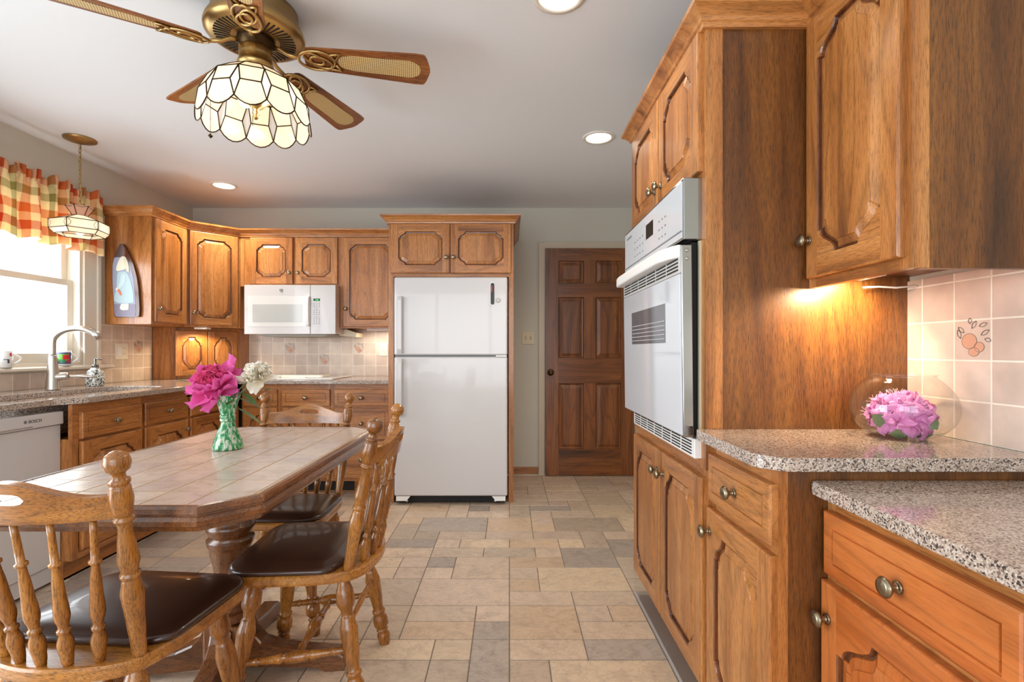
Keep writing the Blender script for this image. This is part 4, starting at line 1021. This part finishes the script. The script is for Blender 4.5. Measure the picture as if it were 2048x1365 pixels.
def cane_mat():
    m, nt, b_ = newmat('woven_cane'); L = nt.links.new; c = coords(nt, False)
    v = nd(nt, 'ShaderNodeTexVoronoi', feature='F1', i_Scale=125.0, i_Randomness=0.0); L(c, v.inputs['Vector'])
    r = ramp(nt, [(0.0, srgb(70,48,26)), (.26, srgb(90,64,36)), (.34, srgb(214,186,130))]); L(v.outputs['Distance'], r.inputs[0]); L(r.outputs[0], b_.inputs['Base Color']); b_.inputs['Roughness'].default_value = .6
    mp = nt.nodes.new('ShaderNodeMapping'); mp.inputs['Scale'].default_value = (1,1,0); L(c, mp.inputs['Vector']); L(mp.outputs[0], v.inputs['Vector']); return m
cane = cane_mat()
for k in range(5):
    a = math.radians((11, 74, 144, 213, 290)[k]); X = Vector((math.cos(a), math.sin(a), 0)); Yv = Vector((-math.sin(a), math.cos(a), 0)); tl_ = math.radians(-14)
    Yt = Yv*math.cos(tl_)+Vector((0,0,1))*math.sin(tl_); N = X.cross(Yt)
    C0 = Vector((HX, HY, ZB))
    # each blade gets its own frame so the grain runs along it
    M = Matrix(((X.x,Yt.x,N.x,0),(X.y,Yt.y,N.y,0),(X.z,Yt.z,N.z,0),(0,0,0,1)))
    def blade_obj(mb, nm, mt, par, bevel=0, root=False):
        o = mb.build(nm, mt, None, bevel=bevel); o.parent = par
        if root: o.matrix_local = Matrix.Translation(C0-Vector(fn.location)) @ M
        return o
    ol = rounded([(.175,-.052,.03),(.60,-.078,.0),(.635,-.076,.008),(.645,-.058,.01),(.662,0,.02),(.645,.058,.01),(.635,.076,.008),(.60,.078,0),(.175,.052,.03)], 3)
    bl = blade_obj(MB().prism(ol, -.003, .003), 'fan_blade', fan_wood, fn, .0015, True)
    ci = rounded([(.30,-.02,.02),(.34,-.036,.02),(.585,-.044,.015),(.62,-.022,.015),(.62,.022,.015),(.585,.044,.015),(.34,.036,.02),(.30,.02,.02)], 3)
    m_ = MB(); m_.prism(ci, -.0045, -.0032); m_.prism(ci, .0032, .0045); blade_obj(m_, 'cane_insert', cane, bl)
    m_ = MB()
    def el(cx, cy, rx, ry, a0=0, a1=2*PI, n=22, r_=.0055, ph=0): m_.tube([(cx+rx*math.cos(t_)*math.cos(ph)-ry*math.sin(t_)*math.sin(ph), cy+rx*math.cos(t_)*math.sin(ph)+ry*math.sin(t_)*math.cos(ph), -.0075) for t_ in [a0+(a1-a0)*q/n for q in range(n+(0 if a1-a0 > 6.28 else 1))]], r_, 7, 0, a1-a0 > 6.28)
    el(.222,0,.068,.046); el(.238,.008,.042,.024, ph=.4); el(.212,-.008,.040,.022, ph=.5)
    m_.tube([(.272,-.034,-.0075),(.312,-.042,-.0075),(.292,-.012,-.0075)], .005, 7); m_.tube([(.272,.034,-.0075),(.312,.042,-.0075),(.292,.012,-.0075)], .005, 7)
    m_.tube([(.055,0,.030),(.085,0,.026),(.115,0,.006),(.16,0,-.006)], [.009,.009,.008,.007], 8)
    blade_obj(m_, 'blade_iron', brass, bl)
def tiffany(parent):
    n = 12; gl = MB(); lead = MB(); lv = [(2.210,.056),(2.188,.100),(2.146,.158),(2.080,.190),(2.020,.197)]
    def P(th, z, r): return Vector((HX+r*math.cos(th), HY+r*math.sin(th), z))
    d = .085; st = 2*PI/n; o0 = .12
    for k in range(n):
        t0, t1 = o0+k*st, o0+(k+1)*st
        A0, A1 = P(t0,*lv[0]), P(t1,*lv[0]); B0, B1 = P(t0,*lv[1]), P(t1,*lv[1]); T0, T1 = P(t0,*lv[2]), P(t1,*lv[2])
        R0, L1 = P(t0+d,*lv[3]), P(t1-d,*lv[3]); L0 = P(t0-d,*lv[3]); Bo0, Bo1 = P(t0,*lv[4]), P(t1,*lv[4])
        gl.face([A0,A1,B1,B0]); gl.face([B0,B1,T1,T0]); gl.face([T0,T1,L1,R0])
        sc = [P(t0+st*q/6, lv[4][0]-.030*math.sin(PI*q/6)**.8, lv[4][1]+.001) for q in range(7)]
        gl.face([R0,L1]+sc[::-1]); gl.face([T0,R0,Bo0,L0], 1)
        for e in ((A0,B0),(B0,T0),(B0,B1),(T0,T1),(R0,L1),(T0,R0),(T0,L0),(R0,Bo0),(L0,Bo0)): lead.tube(e, .0026, 5)
        lead.tube(sc, .0026, 5)
    gl.build('glass_shade', [opal, opal2], parent, recalc=False); lead.build('leading', brass_d, parent)
tiffany(fn)
b = MB(); b.vlathe(HX, HY, catm([(2.113,.012),(2.108,.055),(2.10,.058),(2.085,.040),(2.07,.026),(2.06,.012),(2.05,.012),(2.044,.016),(2.036,.008),(2.030,.011),(2.022,.004)],2), 28); b.lathe((HX,HY,2.21),(HX,HY,2.11),[(0,.008),(1,.008)],8); b.build('finial_cap', brass, fn)
for (dx, dy, z1, ball) in ((-.155,-.03,1.955,True),(.004,-.03,1.985,False)):
    b = MB(); zz = z1+.055
    b.lathe((HX+dx,HY+dy,z1+.05 if ball else z1),(HX+dx,HY+dy,2.06 if not ball else 2.16),[(0,.0010),(1,.0010)],5)
    z = z1
    while z < z1+.06: b.vlathe(HX+dx, HY+dy, [(z,.0005),(z+.0015,.0018),(z+.003,.0005)], 6); z += .0042
    if ball: b.vlathe(HX+dx, HY+dy, catm([(z1-.016,.002),(z1-.008,.0085),(z1,.002)],4), 14)
    b.build('pull_chain', brass_d, fn)
for k in range(3):
    a = 2*PI*k/3+.5; bx, by = HX+.07*math.cos(a), HY+.07*math.sin(a)
    MB().vlathe(bx, by, catm([(2.085,.004),(2.092,.018),(2.115,.026),(2.145,.014),(2.165,.012)],3), 14).build('bulb', bulb_m, fn)
    light('fan_bulb_light', 'POINT', (bx, by, 2.07), .75, (1,.88,.70), shadow_soft_size=.03)
# under-cabinet lamps
ul = thing('under_cabinet_light', 'slim lamp and white wire under the right wall cabinet above the bowl', 'light', (1.02, 1.40, UZ0-.02))
MB().box(.93, 1.03, 1.38, 1.48, UZ0+.020, UZ0+.0335).build('housing', white_pl, ul); 
MB().tube([(1.03,1.47,UZ0-.001),(1.08,1.478,UZ0+.002),(1.13,1.476,UZ0-.001),(1.185,1.47,UZ0+.004)], .003, 6).build('wire', white_pl, ul)
light('under_cabinet_tube', 'AREA', (.975, 1.43, UZ0+.016), 1.3, (1,.78,.54), (math.radians(30),0,0), shape='RECTANGLE', size=.12, size_y=.05)
light('under_cabinet_bulb', 'SPOT', (.950, 1.40, UZ0+.014), 14, (1,.74,.46), (math.radians(42),math.radians(8),0), spot_size=2.6, spot_blend=.5, shadow_soft_size=.02)
ul2 = thing('under_cabinet_light', 'slim lamp hidden under the diagonal corner cabinet', 'light', (-2.50, 4.10, ZU0-.02))
MB().box(-2.56, -2.46, 4.10, 4.16, ZU0-.014, ZU0-.002).build('housing', white_pl, ul2)
light('corner_cabinet_bulb', 'SPOT', (-2.50, 4.10, ZU0-.018), 12, (1,.75,.45), (0,0,0), spot_size=2.7, spot_blend=.5, shadow_soft_size=.02)
ul3 = thing('under_cabinet_light', 'slim lamp hidden under the tall cabinet by the refrigerator', 'light', (-1.2, 4.45, ZU0-.02))
MB().box(-1.25, -1.05, 4.42, 4.46, ZU0-.014, ZU0-.001).build('housing', white_pl, ul3)
light('back_cabinet_bulb', 'AREA', (-1.15, 4.44, ZU0-.018), 1.3, (1,.85,.65), (0,0,0), shape='RECTANGLE', size=.18, size_y=.03)

# ------------------------------------------------------------------ dining table
TXc, TYc, HW, HL, TT = -.99, 1.793, .372, .625, .776
tb = thing('dining_table', 'tile-topped pedestal dining table with clipped corners and turned oak column', 'table', (TXc, TYc, 0))
ch = .105
octo = [(TXc+HW-ch,TYc-HL),(TXc+HW,TYc-HL+ch),(TXc+HW,TYc+HL-ch),(TXc+HW-ch,TYc+HL),(TXc-HW+ch,TYc+HL),(TXc-HW,TYc+HL-ch),(TXc-HW,TYc-HL+ch),(TXc-HW+ch,TYc-HL)]
b = MB(); lvls = [(.020,TT-.012),(.020,TT-.001),(.016,TT+.001),(.006,TT),(.0,TT-.005),(-.002,TT-.016),(.004,TT-.019),(.003,TT-.022),(-.006,TT-.032),(-.004,TT-.044),(.006,TT-.049),(.012,TT-.060),(.03,TT-.062),(.05,TT-.062)]
b.rings([[(x,y,z) for x,y in offset_poly(octo, d)] for d, z in lvls], 0, False, True, False, True)
b.poly([(x,y,TT-.012) for x,y in offset_poly(octo,.02)], 0)
b.build('wooden_rim', table_wood['Y'], tb)
def clip(poly, a, bb, c):
    """keeps the part of a polygon where a*x+bb*y <= c"""
    out = []
    for i in range(len(poly)):
        p, q = poly[i-1], poly[i]; dp, dq = a*p[0]+bb*p[1]-c, a*q[0]+bb*q[1]-c
        if dp*dq < 0: t_ = dp/(dp-dq); out.append((p[0]+(q[0]-p[0])*t_, p[1]+(q[1]-p[1])*t_))
        if dq <= 0: out.append(q)
    return out
b = MB(); inn = offset_poly(octo, .0215); tp = .1145; g = .0028
b.poly([(x,y,TT-.0018) for x,y in offset_poly(octo,.0205)], 1)
pal = [(196,182,174),(190,176,168),(200,186,176),(186,172,166),(194,180,170),(192,178,174)]; rt = random.Random(9)
y = TYc-HL+.0215+.0
xs0 = TXc-3*tp
j = 0
while y < TYc+HL-.02:
    for i in range(-1, 7):
        x = xs0+i*tp; q = [(x+g,y+g),(x+tp-g,y+g),(x+tp-g,y+tp-g),(x+g,y+tp-g)]
        n = len(inn)
        for k in range(n):
            p0, p1 = inn[k], inn[(k+1) % n]; nx_, ny_ = (p1[1]-p0[1]), -(p1[0]-p0[0]); q = clip(q, nx_, ny_, nx_*p0[0]+ny_*p0[1]) if q else q
        if len(q) < 3: continue
        ar = abs(sum(q[k-1][0]*q[k][1]-q[k][0]*q[k-1][1] for k in range(len(q))))/2
        if ar < 1e-4: continue
        c = srgb(*rt.choice(pal)); z = TT-.001
        b.c[b.face([(a_,b_,z) for a_,b_ in q])] = c
        for k in range(len(q)):
            p0, p1 = q[k-1], q[k]; b.c[b.face([(*p0,TT-.0018),(*p1,TT-.0018),(*p1,z),(*p0,z)])] = c
    y += tp; j += 1
b.build('tiled_top', [table_tile_m, tgrout_m], tb, recalc=False)
MB().box(TXc-.09, TXc+.09, TYc-.30, TYc+.30, TT-.085, TT-.0625).build('top_support', table_wood['Y'], tb)
b = MB(); b.vlathe(TXc, TYc, catm([(.692,.060),(.60,.055),(.565,.055),(.545,.070),(.518,.079),(.492,.070),(.484,.060),(.476,.077),(.462,.075),(.44,.067),(.36,.053),(.29,.044),(.275,.050),(.262,.066),(.24,.074),(.218,.064),(.21,.070),(.195,.070),(.188,.05)],4), 32)
b.prism(rounded([(TXc-.064,TYc-.064,.01),(TXc+.064,TYc-.064,.01),(TXc+.064,TYc+.064,.01),(TXc-.064,TYc+.064,.01)],2), .03, .19); b.build('pedestal_column', table_wood['Z'], tb)
for k in range(4):
    a = math.radians(5+90*k); d = Vector((math.cos(a), math.sin(a))); nn = Vector((-d.y, d.x))
    pr = [(.05,.18),(.074,.18),(.088,.145),(.115,.115),(.17,.092),(.25,.077),(.33,.068),(.378,.062),(.396,.048),(.402,.03),(.402,.0),(.335,.0),(.30,.018),(.20,.024),(.10,.03),(.05,.035)]
    rg = []
    for w_ in (-.034, -.028, .028, .034):
        ins = .0 if abs(w_) < .03 else .006
        cxr = sum(p[0] for p in pr)/len(pr)
        rg.append([(TXc+d.x*r+nn.x*w_, TYc+d.y*r+nn.y*w_, max(0, z-(ins if z > .04 else 0))) for r, z in pr])
    m_ = MB()
    n = len(pr)
    m_.rings(rg, 0, False, True, False, False)
    m_.poly(rg[0], 0, True); m_.poly(rg[-1], 0); m_.build('foot', table_wood['X'] if k % 2 == 0 else table_wood['Y'], tb)

# ------------------------------------------------------------------ chairs
POST = [(0,.016),(.04,.0175),(.20,.022),(.32,.0265),(.385,.021),(.40,.0185),(.408,.0235),(.42,.0235),(.428,.018),(.445,.020),(.49,.0245),(.55,.021),(.64,.0155),(.672,.0165),(.678,.0225),(.69,.0225),(.696,.0165),(.72,.022),(.78,.0265),(.835,.023),(.848,.0185),(.854,.0235),(.866,.0235),(.872,.017),(.892,.0145),(.905,.018),(.918,.026),(.945,.0295),(.975,.026),(.992,.015),(1,.003)]
SPIN = [(0,.010),(.05,.013),(.16,.0175),(.235,.011),(.245,.0145),(.262,.0145),(.272,.010),(.36,.0165),(.55,.0125),(.70,.0085),(.712,.0135),(.726,.0135),(.735,.0085),(1,.0075)]
LEG = [(0,.016),(.04,.018),(.12,.027),(.19,.0285),(.25,.018),(.275,.017),(.30,.021),(.38,.0275),(.50,.025),(.66,.0185),(.675,.024),(.69,.024),(.70,.0185),(.76,.0275),(.81,.0275),(.845,.017),(.86,.022),(.875,.017),(.92,.0245),(.97,.0215),(1,.0195)]
STR = [(0,.008),(.12,.0105),(.15,.013),(.17,.010),(.30,.012),(.36,.015),(.38,.011),(.42,.016),(.5,.0185),(.58,.016),(.62,.011),(.64,.015),(.70,.012),(.83,.010),(.85,.013),(.88,.0105),(1,.008)]
def make_chair(label):
    r = thing('dining_chair', label, 'chair', (0,0,0), 0, 'oak dining chairs around the table')
    so = rounded([(.228,.205,.09),(-.228,.205,.09),(-.222,-.09,.12),(-.19,-.205,.09),(-.05,-.245,.06),(.05,-.245,.06),(.19,-.205,.09),(.222,-.09,.12)][::1], 6)
    b = MB(); b.rings([[(x,y,z) for x,y in offset_poly(so, d)] for d, z in ((.012,.418),(.003,.422),(0,.430),(0,.448),(.004,.453),(.010,.454))], 0, False)
    b.build('seat', chair_wood['X'], r)
    co = rounded([(.222,.200,.09),(-.222,.200,.09),(-.218,-.115,.03),(-.150,-.148,.04),(.150,-.148,.04),(.218,-.115,.03)], 6)
    b = MB(); b.rings([[(x,y,z) for x,y in offset_poly(co, d)] for d, z in ((.0,.4545),(-.004,.459),(-.004,.465),(.0,.470),(.006,.473),(.012,.4738))]+[[(x*f, .02+(y-.02)*f, .4738+h) for x,y in offset_poly(co, .012)] for f, h in ((.95,.0045),(.85,.009),(.7,.0125),(.5,.0145),(.3,.0152),(.1,.0155),(.01,.0155))], 0, True)
    b.build('cushion', leather, r)
    for s_ in (1, -1):
        MB().lathe((s_*.180,-.168,.452), (s_*.208,-.262,.932), catm([(a_, r_*.86) for a_, r_ in POST],3), 20).build('back_post', chair_wood['Z'], r)
    # bowed crest rail with a hand slot
    zc = .812; b = MB(); N = 40; hw = .197
    def prof(u):      # u -1..1
        top = zc+.024+.036*(math.cos(PI*min(1,abs(u)/.82))*.5+.5); bot = zc-.030+.004*abs(u)
        return bot, top
    def pos(u, z, side): x = u*hw; y = -.238-.052*(1-u*u)-(z-zc)*.2+side*.013; return (x, y, z)
    hs = .24
    us = sorted(set([-1+2*k/N for k in range(N+1)]+[-hs, hs]))
    for u0, u1 in zip(us[:-1], us[1:]):
        for side in (-1, 1):
            def quad(za0, zb0, za1, zb1):
                b.face([pos(u0,za0,side), pos(u1,za1,side), pos(u1,zb1,side), pos(u0,zb0,side)], 0, False)
            b0, t0 = prof(u0); b1, t1 = prof(u1)
            if -hs-1e-6 <= u0 and u1 <= hs+1e-6:
                h0 = .011*math.sqrt(max(0,1-(u0/hs)**4)); h1 = .011*math.sqrt(max(0,1-(u1/hs)**4)); c_ = zc+.024
                quad(b0, c_-h0, b1, c_-h1); quad(c_+h0*(1.15), t0, c_+h1*1.15, t1)
                if side == 1:
                    for f0, f1 in ((c_-h0,c_-h1),(c_+h0*1.15,c_+h1*1.15)): b.face([pos(u0,f0,-1),pos(u1,f1,-1),pos(u1,f1,1),pos(u0,f0,1)])
            else: quad(b0, t0, b1, t1)
        b0, t0 = prof(u0); b1, t1 = prof(u1)
        b.face([pos(u0,b0,-1),pos(u1,b1,-1),pos(u1,b1,1),pos(u0,b0,1)]); b.face([pos(u0,t0,-1),pos(u0,t0,1),pos(u1,t1,1),pos(u1,t1,-1)])
    for u in (-1, 1): bb, tt = prof(u); b.face([pos(u,bb,-1),pos(u,bb,1),pos(u,tt,1),pos(u,tt,-1)])
    b.build('crest_rail', chair_wood['X'], r)
    for k in range(5):
        u = -.76+.38*k; p1 = pos(u, zc-.028, 0); p0 = (u*.150, -.175-.042*(1-u*u)-.008, .453)
        MB().lathe(p0, p1, catm([(a_, r_*.9) for a_, r_ in SPIN],3), 14).build('spindle', chair_wood['Z'], r)
    ft = {}
    for sx in (1, -1):
        for sy in (1, -1):
            p0 = Vector((sx*.150, sy*.135-.01, .422)); p1 = Vector((sx*.205, sy*.195-.015, 0)); ft[sx, sy] = (p0, p1)
            MB().lathe(p0, p1, catm(LEG,3), 18).build('leg', chair_wood['Z'], r)
    at = lambda sx, sy, t_: ft[sx, sy][0].lerp(ft[sx, sy][1], t_)
    ends = []
    for sx in (1, -1):
        a_, c_ = at(sx,1,.60), at(sx,-1,.52); MB().lathe(a_, c_, catm(STR,3), 12).build('stretcher', chair_wood['Z'], r); ends.append(a_.lerp(c_, .5))
    MB().lathe(ends[0], ends[1], catm(STR,3), 12).build('stretcher', chair_wood['X'], r)
    MB().lathe(at(1,-1,.36), at(-1,-1,.36), catm([(0,.007),(.5,.010),(1,.007)],3), 12).build('stretcher', chair_wood['X'], r)
    return r
chA = make_chair('oak spindle chair at the near table end, cut by the left photo edge')
chB = copy_tree(chA); chB['label'] = 'oak spindle chair at the right side of the table, brown seat fully visible'
chD = copy_tree(chA); chD['label'] = 'oak spindle chair at the far table end, its back rising beyond the tiled top'
chA.location = (-1.000, 1.325, 0); chA.rotation_euler = (0,0,math.radians(-5))
chB.location = (-.684, 1.752, 0); chB.rotation_euler = (0,0,math.radians(93))
chD.location = (-.985, 2.205, 0); chD.rotation_euler = (0,0,math.radians(180))

# ------------------------------------------------------------------ vase with peonies
def swirl_glass():
    m, nt, b_ = newmat('green_swirl_glass'); L = nt.links.new; c = coords(nt, False)
    mp = nt.nodes.new('ShaderNodeMapping'); mp.inputs['Scale'].default_value = (110,110,34); mp.inputs['Rotation'].default_value = (0,.5,0); L(c, mp.inputs['Vector'])
    n = nd(nt, 'ShaderNodeTexNoise', i_Scale=1.0, i_Detail=2.0, i_Distortion=.6); L(mp.outputs[0], n.inputs['Vector'])
    r = ramp(nt, [(.40, srgb(224,222,206)), (.46, srgb(150,200,160)), (.54, srgb(56,160,92)), (.62, srgb(36,130,74))]); L(n.outputs[0], r.inputs[0])
    L(r.outputs[0], b_.inputs['Base Color']); b_.inputs['Roughness'].default_value = .08; b_.inputs['Coat Weight'].default_value = .6
    t_ = nt.nodes.new('ShaderNodeBsdfTransparent'); L(r.outputs[0], t_.inputs[0]); ms = nt.nodes.new('ShaderNodeMixShader'); ms.inputs[0].default_value = .28
    L(b_.outputs[0], ms.inputs[1]); L(t_.outputs[0], ms.inputs[2]); L(ms.outputs[0], nt.nodes['Material Output'].inputs[0]); return m
vx, vy = -1.042, 1.868
b = MB(); R = []; prof_ = crv([(TT,.048),(TT+.004,.052),(TT+.03,.047),(TT+.075,.030),(TT+.10,.0225),(TT+.104,.0265),(TT+.110,.0265),(TT+.114,.0235),(TT+.118,.0265),(TT+.124,.026),(TT+.13,.024),(TT+.16,.030),(TT+.19,.041),(TT+.20,.044)],3)
for z, r in prof_: R.append([(vx+(r+.0025*math.cos(8*a)*(z > TT+.13))*math.cos(a), vy+(r+.0025*math.cos(8*a)*(z > TT+.13))*math.sin(a), z) for a in [2*PI*k/40 for k in range(40)]])
b.rings(R, 0, True, True, True, False)
tag(b.build('glass_vase', swirl_glass()), 'green and white swirled glass vase holding the peonies on the table', 'vase')
def petal_mat(name, c1, c2, tr=.35):
    m = bpy.data.materials.new(name); m.use_nodes = True; nt = m.node_tree; L = nt.links.new; b_ = nt.nodes['Principled BSDF']
    at = nd(nt, 'ShaderNodeAttribute', attribute_name='pet'); r = ramp(nt, [(0, c1), (1, c2)]); L(at.outputs['Fac'], r.inputs[0]); L(r.outputs[0], b_.inputs['Base Color']); b_.inputs['Roughness'].default_value = .6
    t_ = nt.nodes.new('ShaderNodeBsdfTranslucent'); L(r.outputs[0], t_.inputs[0]); ms = nt.nodes.new('ShaderNodeMixShader'); ms.inputs[0].default_value = tr
    L(b_.outputs[0], ms.inputs[1]); L(t_.outputs[0], ms.inputs[2]); L(ms.outputs[0], nt.nodes['Material Output'].inputs[0]); return m
def petals(name, parent, centre, axis, specs, mat, rn, ruffle=.05):
    """specs: (count, length, width, opening angle, cup, base radius); petals spring from the centre round the axis"""
    V = []; F = []; T = []; ax = Vector(axis).normalized(); a0, b0 = frame_of(ax); nu, nv = 7, 7
    for (cnt, ln, wd, op, cup, br) in specs:
        off = rn.uniform(0, 6)
        for k in range(cnt):
            th = off+2*PI*k/cnt+rn.uniform(-.25,.25); rad = a0*math.cos(th)+b0*math.sin(th); tang = ax.cross(rad)
            o_ = op+rn.uniform(-.18,.18); l = ln*rn.uniform(.82,1.12); w_ = wd*rn.uniform(.85,1.15); base = len(V); ph = rn.uniform(0,6); tw = rn.uniform(-.25,.25)
            for j in range(nv+1):
                v = j/nv; ang = o_+(-cup)*(v-.4)
                # integrate the petal spine
                s_ = l*v; d = rad*math.sin(ang)+ax*math.cos(ang); p = Vector(centre)+rad*br+d*s_
                nrm = rad*math.cos(ang)-ax*math.sin(ang)
                ww = w_*(math.sin(PI*min(1,.12+.62*v**.75)))**.8*(1.0-.12*(v > .95))
                for i in range(nu+1):
                    u = -1+2*i/nu; rf = ruffle*l*math.sin(u*5+ph+v*2)*v*v+ruffle*.6*l*math.sin(u*13+ph)*v**4
                    q = p+tang*(u*ww)*math.cos(tw)-nrm*(cup*.22*ww*u*u*1.5)+nrm*(rf+tw*u*ww*.5)-d*(abs(u)**2.4*l*.36*v*v)
                    V.append(q); T.append(min(1, max(0, v*.9+.1*rn.random())))
            for j in range(nv):
                for i in range(nu): F.append((base+j*(nu+1)+i, base+j*(nu+1)+i+1, base+(j+1)*(nu+1)+i+1, base+(j+1)*(nu+1)+i))
    me = bpy.data.meshes.new(name); loc = Vector(parent.location); me.from_pydata([tuple(p-loc) for p in V], [], F)
    at = me.attributes.new('pet', 'FLOAT', 'POINT'); at.data.foreach_set('value', T)
    for p in me.polygons: p.use_smooth = True
    me.materials.append(mat); o = bpy.data.objects.new(name, me); COL.objects.link(o); o.parent = parent; return o
def leaf(parent, p0, p1, wd, mat, up=(0,0,1), droop=.0, name='leaf'):
    p0, p1 = Vector(p0), Vector(p1); d = p1-p0; sd_ = d.cross(Vector(up)).normalized(); nrm = sd_.cross(d).normalized(); m = MB(); n = 8; G = []
    for j in range(n+1):
        t_ = j/n; c = p0+d*t_-Vector((0,0,1))*droop*(t_*t_)+nrm*.0; w_ = wd*math.sin(PI*t_**.85)**.9+.0004
        G.append([c+sd_*w_*u-nrm*(-.25*w_*abs(u)) for u in (-1,-.5,0,.5,1)])
    m.rings(G, 0, True, False, False, False); return m.build(name, mat, parent, recalc=False)
leaf_m = plain('leaf_green', (70,100,52), .45); leaf_m2 = plain('leaf_grey_green', (104,124,84), .45); stem_m = plain('stem_green', (96,124,66), .5)
rn = random.Random(12)
pp = thing('peony', 'large magenta pink peony in the green glass vase', 'flower', (-1.105, 1.845, 1.0))
pk = petal_mat('pink_petal', srgb(214,36,120), srgb(234,112,186), .3)
ctr = (-1.080, 1.850, 1.015)
petals('outer_petals', pp, ctr, (-.10,-.62,.62), [(6,.112,.040,2.05,.5,.006),(6,.108,.038,1.75,.5,.006),(7,.095,.036,1.40,.6,.006),(7,.080,.032,1.15,.7,.004)], pk, rn, .12)
petals('inner_petals', pp, (-1.080,1.846,1.020), (-.05,-.65,.70), [(11,.066,.019,1.05,.7,.006),(12,.062,.017,.8,.6,.005),(12,.060,.015,.55,.4,.004),(10,.058,.014,.32,.3,.003),(6,.054,.012,.12,.2,.002)], petal_mat('pink_inner_petal', srgb(200,30,90), srgb(236,96,150), .3), rn, .22)
MB().tube([(-1.095,1.86,1.01),(-1.06,1.868,.965),(-1.043,1.868,.90)], .004, 7).build('stem', stem_m, pp)
leaf(pp, (-1.15,1.84,1.045), (-1.185,1.83,1.06), .006, leaf_m); leaf(pp, (-1.15,1.82,1.025), (-1.185,1.79,1.035), .012, leaf_m2)
leaf(pp, (-1.14,1.85,.955), (-1.19,1.83,.925), .006, leaf_m); 
pw_ = thing('peony', 'white peony leaning right out of the green glass vase', 'flower', (-.93, 1.87, 1.0))
wh = petal_mat('white_petal', srgb(226,216,178), srgb(246,242,238), .3)
petals('outer_petals', pw_, (-.935,1.868,1.040), (.1,-.45,.5), [(4,.074,.030,1.8,.3,.005),(5,.058,.026,1.4,.5,.005)], wh, rn, .10)
petals('inner_petals', pw_, (-.930,1.860,1.046), (.15,-.5,.65), [(16,.050,.008,1.15,.3,.004),(16,.050,.007,.8,.3,.004),(16,.048,.007,.5,.2,.003),(12,.046,.007,.22,.2,.002)], petal_mat('cream_petal', srgb(240,228,176), srgb(250,246,236), .3), rn, .2)
MB().tube([(-.94,1.872,1.03),(-.99,1.87,.985),(-1.03,1.868,.93),(-1.04,1.868,.87)], .0035, 7).build('stem', stem_m, pw_)
MB().tube([(-1.03,1.868,.945),(-.99,1.86,1.0),(-.965,1.855,1.022)], .002, 6).build('stem', stem_m, pw_)
MB().vlathe(-.963, 1.854, catm([(1.018,.003),(1.026,.010),(1.036,.011),(1.046,.003)],3), 12).build('bud', plain('bud_green', (150,150,90), .5), pw_)
leaf(pw_, (-.985,1.862,.985), (-.915,1.83,.938), .014, leaf_m); leaf(pw_, (-1.0,1.862,.965), (-.905,1.85,.925), .010, leaf_m2, droop=.0)
leaf(pw_, (-.99,1.84,.930), (-.90,1.84,.868), .013, leaf_m2); leaf(pw_, (-1.02,1.85,.955), (-.975,1.83,.990), .016, leaf_m)
leaf(pw_, (-.895,1.85,.990), (-.868,1.84,1.002), .010, leaf_m); leaf(pw_, (-1.03,1.84,.94), (-.99,1.82,.96), .014, leaf_m)

# ------------------------------------------------------------------ glass bowl with rhododendron
gx, gy, gz = 1.060, 1.365, .9045
b = MB(); out = [(gz,.045),(gz+.004,.062),(gz+.018,.090),(gz+.045,.114),(gz+.080,.1225),(gz+.115,.115),(gz+.145,.094),(gz+.160,.078),(gz+.166,.074),(gz+.170,.078)]
po = crv(out, 4); inn_ = [(z+.0, r-.0022) for z, r in po if z > gz+.004][::-1]+[(gz+.005,.05)]
b.vlathe(gx, gy, po+inn_, 72); tag(b.build('glass_bowl', bowl_m), 'round clear glass fishbowl with pink blossoms on the granite counter', 'bowl')
rh = thing('rhododendron_blossoms', 'cluster of pink rhododendron blossoms and leaves inside the glass bowl', 'flowers', (gx, gy, gz+.006))
rp = petal_mat('rhododendron_petal', srgb(224,110,190), srgb(238,160,214), .3); st_m = plain('stamen', (236,200,220), .5)
rn = random.Random(21)
for k in range(30):
    e = [-.15,.25,.6,.9,1.25][k % 5]+rn.uniform(-.15,.15); a = 2*PI*(k*.382)
    d = Vector((math.cos(a)*math.cos(e), math.sin(a)*math.cos(e), math.sin(e)))
    c = Vector((gx-.004, gy, gz+.052))+Vector((d.x*.064, d.y*.058, d.z*.052))
    petals('blossom', rh, tuple(c), tuple(d), [(5,.040,.0145,.95,-.75,.001)], rp, rn, .12)
    m_ = MB(); a_, b_ = frame_of(d)
    for q in range(4): m_.tube([c, c+d*.02+a_*.006*math.cos(q*1.6)+b_*.006*math.sin(q*1.6), c+d*.028+(a_*math.cos(q*1.6)+b_*math.sin(q*1.6))*.012], .0004, 4)
    m_.build('stamens', st_m, rh)
for (p0, p1, w_) in (((gx-.05,gy-.03,gz+.03),(gx-.106,gy-.035,gz+.066),.017), ((gx-.02,gy-.055,gz+.016),(gx-.07,gy-.05,gz+.018),.014), ((gx+.02,gy-.06,gz+.065),(gx+.03,gy-.078,gz+.032),.018), ((gx+.0,gy-.05,gz+.012),(gx+.05,gy-.04,gz+.012),.012)):
    leaf(rh, p0, p1, w_, leaf_m2, up=(0,1,.3))
MB().vlathe(gx, gy, [(gz+.0056,.045),(gz+.018,.084)], 30).build('water', clear_glass('water', (.97,.99,.97), 1.33), rh)
MB().lathe((gx+.02,gy-.02,gz+.008),(gx+.0,gy,gz+.05),[(0,.006),(1,.006)],8).build('stem', stem_m, rh)
